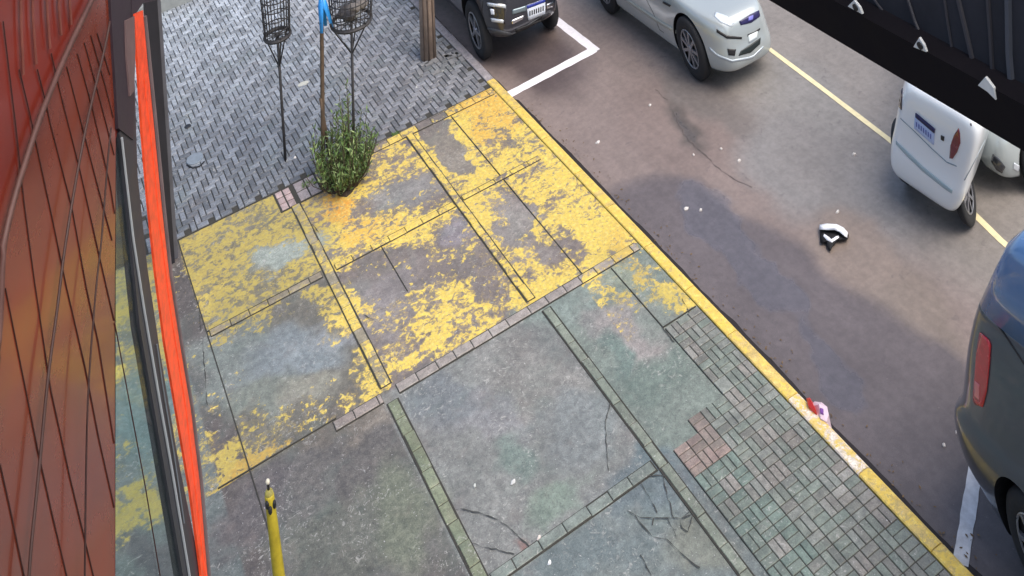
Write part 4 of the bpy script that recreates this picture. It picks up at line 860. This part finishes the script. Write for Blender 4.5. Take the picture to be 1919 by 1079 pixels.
patch(bv, [(1862, 330), (1878, 342), (1894, 340), (1893, 346), (1878, 350), (1862, 338)], 'lower_grille', M_STEEL, t, 10, 3, .008)

# --- slate blue pickup at the right edge
t = empty('slate_blue_suv', (8.2, 7.6, RZ), 'slate blue SUV with a tall red tail lamp cut off by the right edge', 'SUV')
M = frame_at(8.17, 9.33, -90)     # s = 0 at the rear bumper; the body runs forward (negative Y), out of the picture
wl = [(.64, -.60, .29, 1.5, .20), (.64, .60, .29, 1.5, .20), (3.6, -.60, .37, 1.15, .38), (3.6, .60, .37, 1.15, .38)]
sl = [(.0, .26, 4.3, .70, 14, 0, 0, 0), (.10, .20, 4.3, .73, 14, 0, 0, 0), (.30, .02, 4.3, .75, 14, 0, 0, 0), (.38, -.05, 4.4, .765, 14, 0, 0, 0), (.50, -.09, 4.45, .775, 14, 0, 0, 0), (.76, -.08, 4.45, .775, 14, 0, 0, 0), (.84, .02, 4.45, .75, 13, 0, 0, 0), (.95, .09, 4.45, .75, 13, 0, 0, 0), (1.3, .24, 4.4, .755, 13, 0, 0, 0), (1.62, .40, 4.4, .75, 13, .1, 0, 0), (1.86, .54, 4.3, .73, 13, .3, 0, 0), (1.93, .60, 4.2, .70, 13, .35, 0, 0)]
bd, bv = car_body('body', sl, M, wl, M_BLUP, t)
M_TOP = mat('blue_tinted_glass', (82, 120, 168), .22, coat=1, nscale=1.5, namt=.08)  # blue of the reflected sky put into the glass colour
V_, F_ = hull([(1.88, .56, 3.6, .725, 12, 0, 0, 0), (2.2, .78, 3.5, .69, 12, 0, 0, 0), (2.46, .96, 3.4, .65, 12, 0, 0, 0), (2.58, 1.10, 3.3, .60, 10, 0, 0, 0)], M)
gh = mesh('windows', V_, F_, M_TOP, t, True)
for (sx, y, r, kz, zc) in wl: wheel(M, sx, y + (-.05 if y < 0 else .05), .27, 1.45, .20, -1 if y < 0 else 1, t, 6)
lp = patch(bv, [(1838, 622), (1858, 640), (1855, 690), (1850, 735), (1843, 762), (1824, 755), (1828, 700), (1832, 655)], 'tail_lamp', M_RED, t, 8, 12, .012)
patch(bv, [(1829, 712), (1838, 720), (1838, 752), (1828, 744)], 'lamp_core', mat('pink_lens', (220, 110, 110), .2, coat=1), lp, 5, 6, .016)
seam(bv, [(1860, 596), (1880, 622), (1900, 652), (1925, 690)], 'shoulder_gap', M_BLACK, t, .010)
ar = onX(1857, 552, 7.5); b_ = bmesh.new(); bmesh.ops.create_uvsphere(b_, u_segments=14, v_segments=10, radius=.03, matrix=Matrix.Translation(Vector((7.56, ar.y, ar.z))) @ Matrix.Diagonal((.9, 1, 1.3, 1))); fin(b_, 'mirror_marker', M_LENS, t, True)

# ------------------------------------------------------------------ black and white bundle in the lane
c = g(1560, 462, -.1); bn = empty('dropped_bundle', tuple(c), 'small black bundle with a bright white curved top lying alone in the lane', 'bundle')
Mw = mat('bright_white_plastic', (240, 242, 246), .4, nscale=8, namt=.04); Mk = mat('black_cloth', (14, 14, 18), .8, nscale=20, namt=.3)
VP = 10.0
def bpnt(x, y, dz, f=.6):      # f tilts the thing up from the road
    q0 = g(x, y, -.1 + dz); return q0
def pillow(name, outl, z0, z1, m, parent, infl=.02):
    b_ = bmesh.new(); n = len(outl); cxy = (sum(p[0] for p in outl) / n, sum(p[1] for p in outl) / n)
    lay = []
    for (z, s) in ((z0, .96), ((z0 + z1) / 2, 1.04), (z1 - .01, .92), (z1, .72)):
        lay.append([b_.verts.new(g(cxy[0] + (x - cxy[0]) * s, cxy[1] + (y - cxy[1]) * s, z)) for x, y in outl])
    for a, c_ in zip(lay, lay[1:]):
        for k in range(n): b_.faces.new((a[k], a[(k + 1) % n], c_[(k + 1) % n], c_[k]))
    b_.faces.new(lay[0]); b_.faces.new(lay[-1]); return fin(b_, name, m, parent, True)
pillow('black_body', [(1537, 432), (1555, 434), (1575, 434), (1590, 440), (1587, 449), (1572, 449), (1562, 459), (1556, 470), (1550, 462), (1547, 452), (1538, 455)], -.098, -.05, Mk, bn)
pillow('white_shell', [(1537, 421), (1550, 419), (1568, 420), (1580, 426), (1588, 435), (1587, 445), (1576, 436), (1564, 431), (1550, 431), (1536, 430)], -.098, -.01, Mw, bn)
pillow('white_strap', [(1545, 438), (1553, 444), (1559, 449), (1571, 441), (1572, 445), (1559, 454), (1550, 450), (1543, 442)], -.06, -.035, Mw, bn)

# ------------------------------------------------------------------ litter
def scrap(px, sz_, label, col=(196, 192, 188), z=0, cat='paper scrap', name='paper_scrap', asp=.6):
    sz = sz_ * .62; c = g(*px, z); b_ = bmesh.new(); n = 7; r_ = random.Random(px[0]); a0 = r_.uniform(0, 6)
    o_ = [c + Vector((math.cos(a0 + 2 * math.pi * k / n) * sz * r_.uniform(.6, 1.1), math.sin(a0 + 2 * math.pi * k / n) * sz * asp * r_.uniform(.6, 1.1), r_.uniform(.004, .02))) for k in range(n)]
    cc = b_.verts.new(c + Vector((0, 0, .028))); vs = [b_.verts.new(p) for p in o_]; bs_ = [b_.verts.new(Vector((p.x, p.y, c.z + .001))) for p in o_]
    for k in range(n): b_.faces.new((vs[k], vs[(k + 1) % n], cc)); b_.faces.new((vs[k], bs_[k], bs_[(k + 1) % n], vs[(k + 1) % n]))
    b_.faces.new(bs_[::-1]); nm = 'scrap_%d_%d_%d' % col
    return tag(fin(b_, name, bpy.data.materials.get(nm) or mat(nm, col, .7)), label, cat)
GRP = 'white scraps on the asphalt'
for px, sz, lb in (((1218, 198), .045, 'white scrap on the reddish lane in front of the bay line'), ((1385, 302), .06, 'elongated white scrap on the lane above the damp patch'), ((1352, 280), .03, 'tiny white scrap left of the elongated one in the lane'),
                   ((1286, 392), .075, 'cluster of white flakes on the damp patch near the kerb'), ((1313, 395), .035, 'small white flake right of the cluster on the damp patch'), ((1817, 692), .06, 'white scrap on the asphalt beside the red tail lamp'),
                   ((1770, 836), .032, 'white crumb on the asphalt near the end of the bay line'), ((1794, 812), .03, 'white crumb close to the bumper of the slate blue SUV'), ((1300, 291), .03, 'pale crumb in the middle of the near lane'), ((1570, 398), .05, 'pale scrap on the lane just above the black bundle'), ((1600, 290), .05, 'faint pale scrap near the centre line'), ((1120, 268), .07, 'pinkish white smear of paper near the kerb')):
    o = scrap(px, sz, lb, z=-.1)
scrap((1030, 1056), .035, 'bright white chip on the grey slab at the bottom', (240, 240, 240))
scrap((962, 905), .05, 'crumpled pale scrap on the middle grey slab', (190, 192, 190)); scrap((890, 912), .03, 'thin pale scrap left of the crumpled one on the grey slab', (186, 190, 186)); scrap((1010, 1010), .04, 'white scrap with a brown centre beside the stone strip', (206, 196, 188))
scrap((780, 165), .03, 'pale scrap among the grey pavers left of the pole', (200, 200, 196)); scrap((546, 285), .05, 'dark clod at the foot of the narrower litter basket', (60, 52, 46), cat='clod', name='earth_clod')
scrap((553, 296), .035, 'white scrap at the foot of the narrower litter basket', (220, 216, 210))
# red and white packet at the kerb
c = g(1535, 768, -.05); pk = empty('crumpled_packet', tuple(g(1535, 768, -.1)), 'crumpled red and white packet lying against the yellow kerb', 'packet')
def crumple(name, outl, z0, h, m, parent):
    b_ = bmesh.new(); r_ = random.Random(5); P_ = [g(x, y, z0 + r_.uniform(0, h)) for x, y in outl]; cc = sum(P_, Vector()) / len(P_) + Vector((0, 0, h)); v = [b_.verts.new(p) for p in P_]; q = b_.verts.new(cc); lo = [b_.verts.new((p.x, p.y, -.099)) for p in P_]
    for k in range(len(v)): b_.faces.new((v[k], v[(k + 1) % len(v)], q)); b_.faces.new((v[k], lo[k], lo[(k + 1) % len(v)], v[(k + 1) % len(v)]))
    b_.faces.new(lo[::-1]); return fin(b_, name, m, parent)
crumple('white_wrapper', [(1526, 752), (1540, 754), (1550, 762), (1553, 776), (1549, 790), (1538, 784), (1526, 772), (1518, 762)], -.02, .05, mat('pinkish_white_film', (214, 190, 200), .4), pk)
crumple('red_wrapper', [(1511, 746), (1518, 745), (1524, 756), (1530, 770), (1522, 766), (1514, 757)], .01, .04, mat('red_film', (214, 44, 36), .3), pk)
crumple('print_mark', [(1536, 764), (1543, 766), (1543, 774), (1537, 772)], .035, .02, mat('purple_print', (120, 70, 150), .4), pk)
# small utility cover and hole in the pavers
c = g(366, 302); b_ = bmesh.new(); bmesh.ops.create_cone(b_, cap_ends=True, segments=24, radius1=.13, radius2=.125, depth=.02, matrix=Matrix.Translation((c.x, c.y + .02, .022)) @ Matrix.Rotation(R(5), 4, 'X') @ Matrix.Diagonal((1, .9, 1, 1)))
cv = fin(b_, 'utility_cover', mat('cover_concrete', (122, 132, 140), .7, nscale=14, namt=.15), bevel=.004); tag(cv, 'small round concrete cover set among the grey pavers near the door post', 'cover')
b_ = bmesh.new(); tube(b_, [g(350, 309, .012), g(362, 315, .012), g(374, 312, .012), g(383, 303, .012)], .012, 6); fin(b_, 'cover_gap', M_BLACK, cv)
c = g(352, 238); b_ = bmesh.new(); bmesh.ops.create_cone(b_, cap_ends=True, segments=16, radius1=.055, radius2=.045, depth=.01, matrix=Matrix.Translation((c.x, c.y, .014))); tag(fin(b_, 'drain_hole', M_BLACK), 'small dark drain hole in the grey pavers above the round cover', 'drain')
b_ = bmesh.new(); bmesh.ops.create_cone(b_, cap_ends=True, segments=20, radius1=.08, radius2=.07, depth=.03, matrix=Matrix.Translation((g(568, 158)).to_tuple()) @ Matrix.Diagonal((1.3, .7, 1, 1))); tag(fin(b_, 'small_valve_lid', mat('pale_lid', (178, 178, 166), .6)), 'small pale valve lid in the pavers between the two litter baskets', 'valve lid')
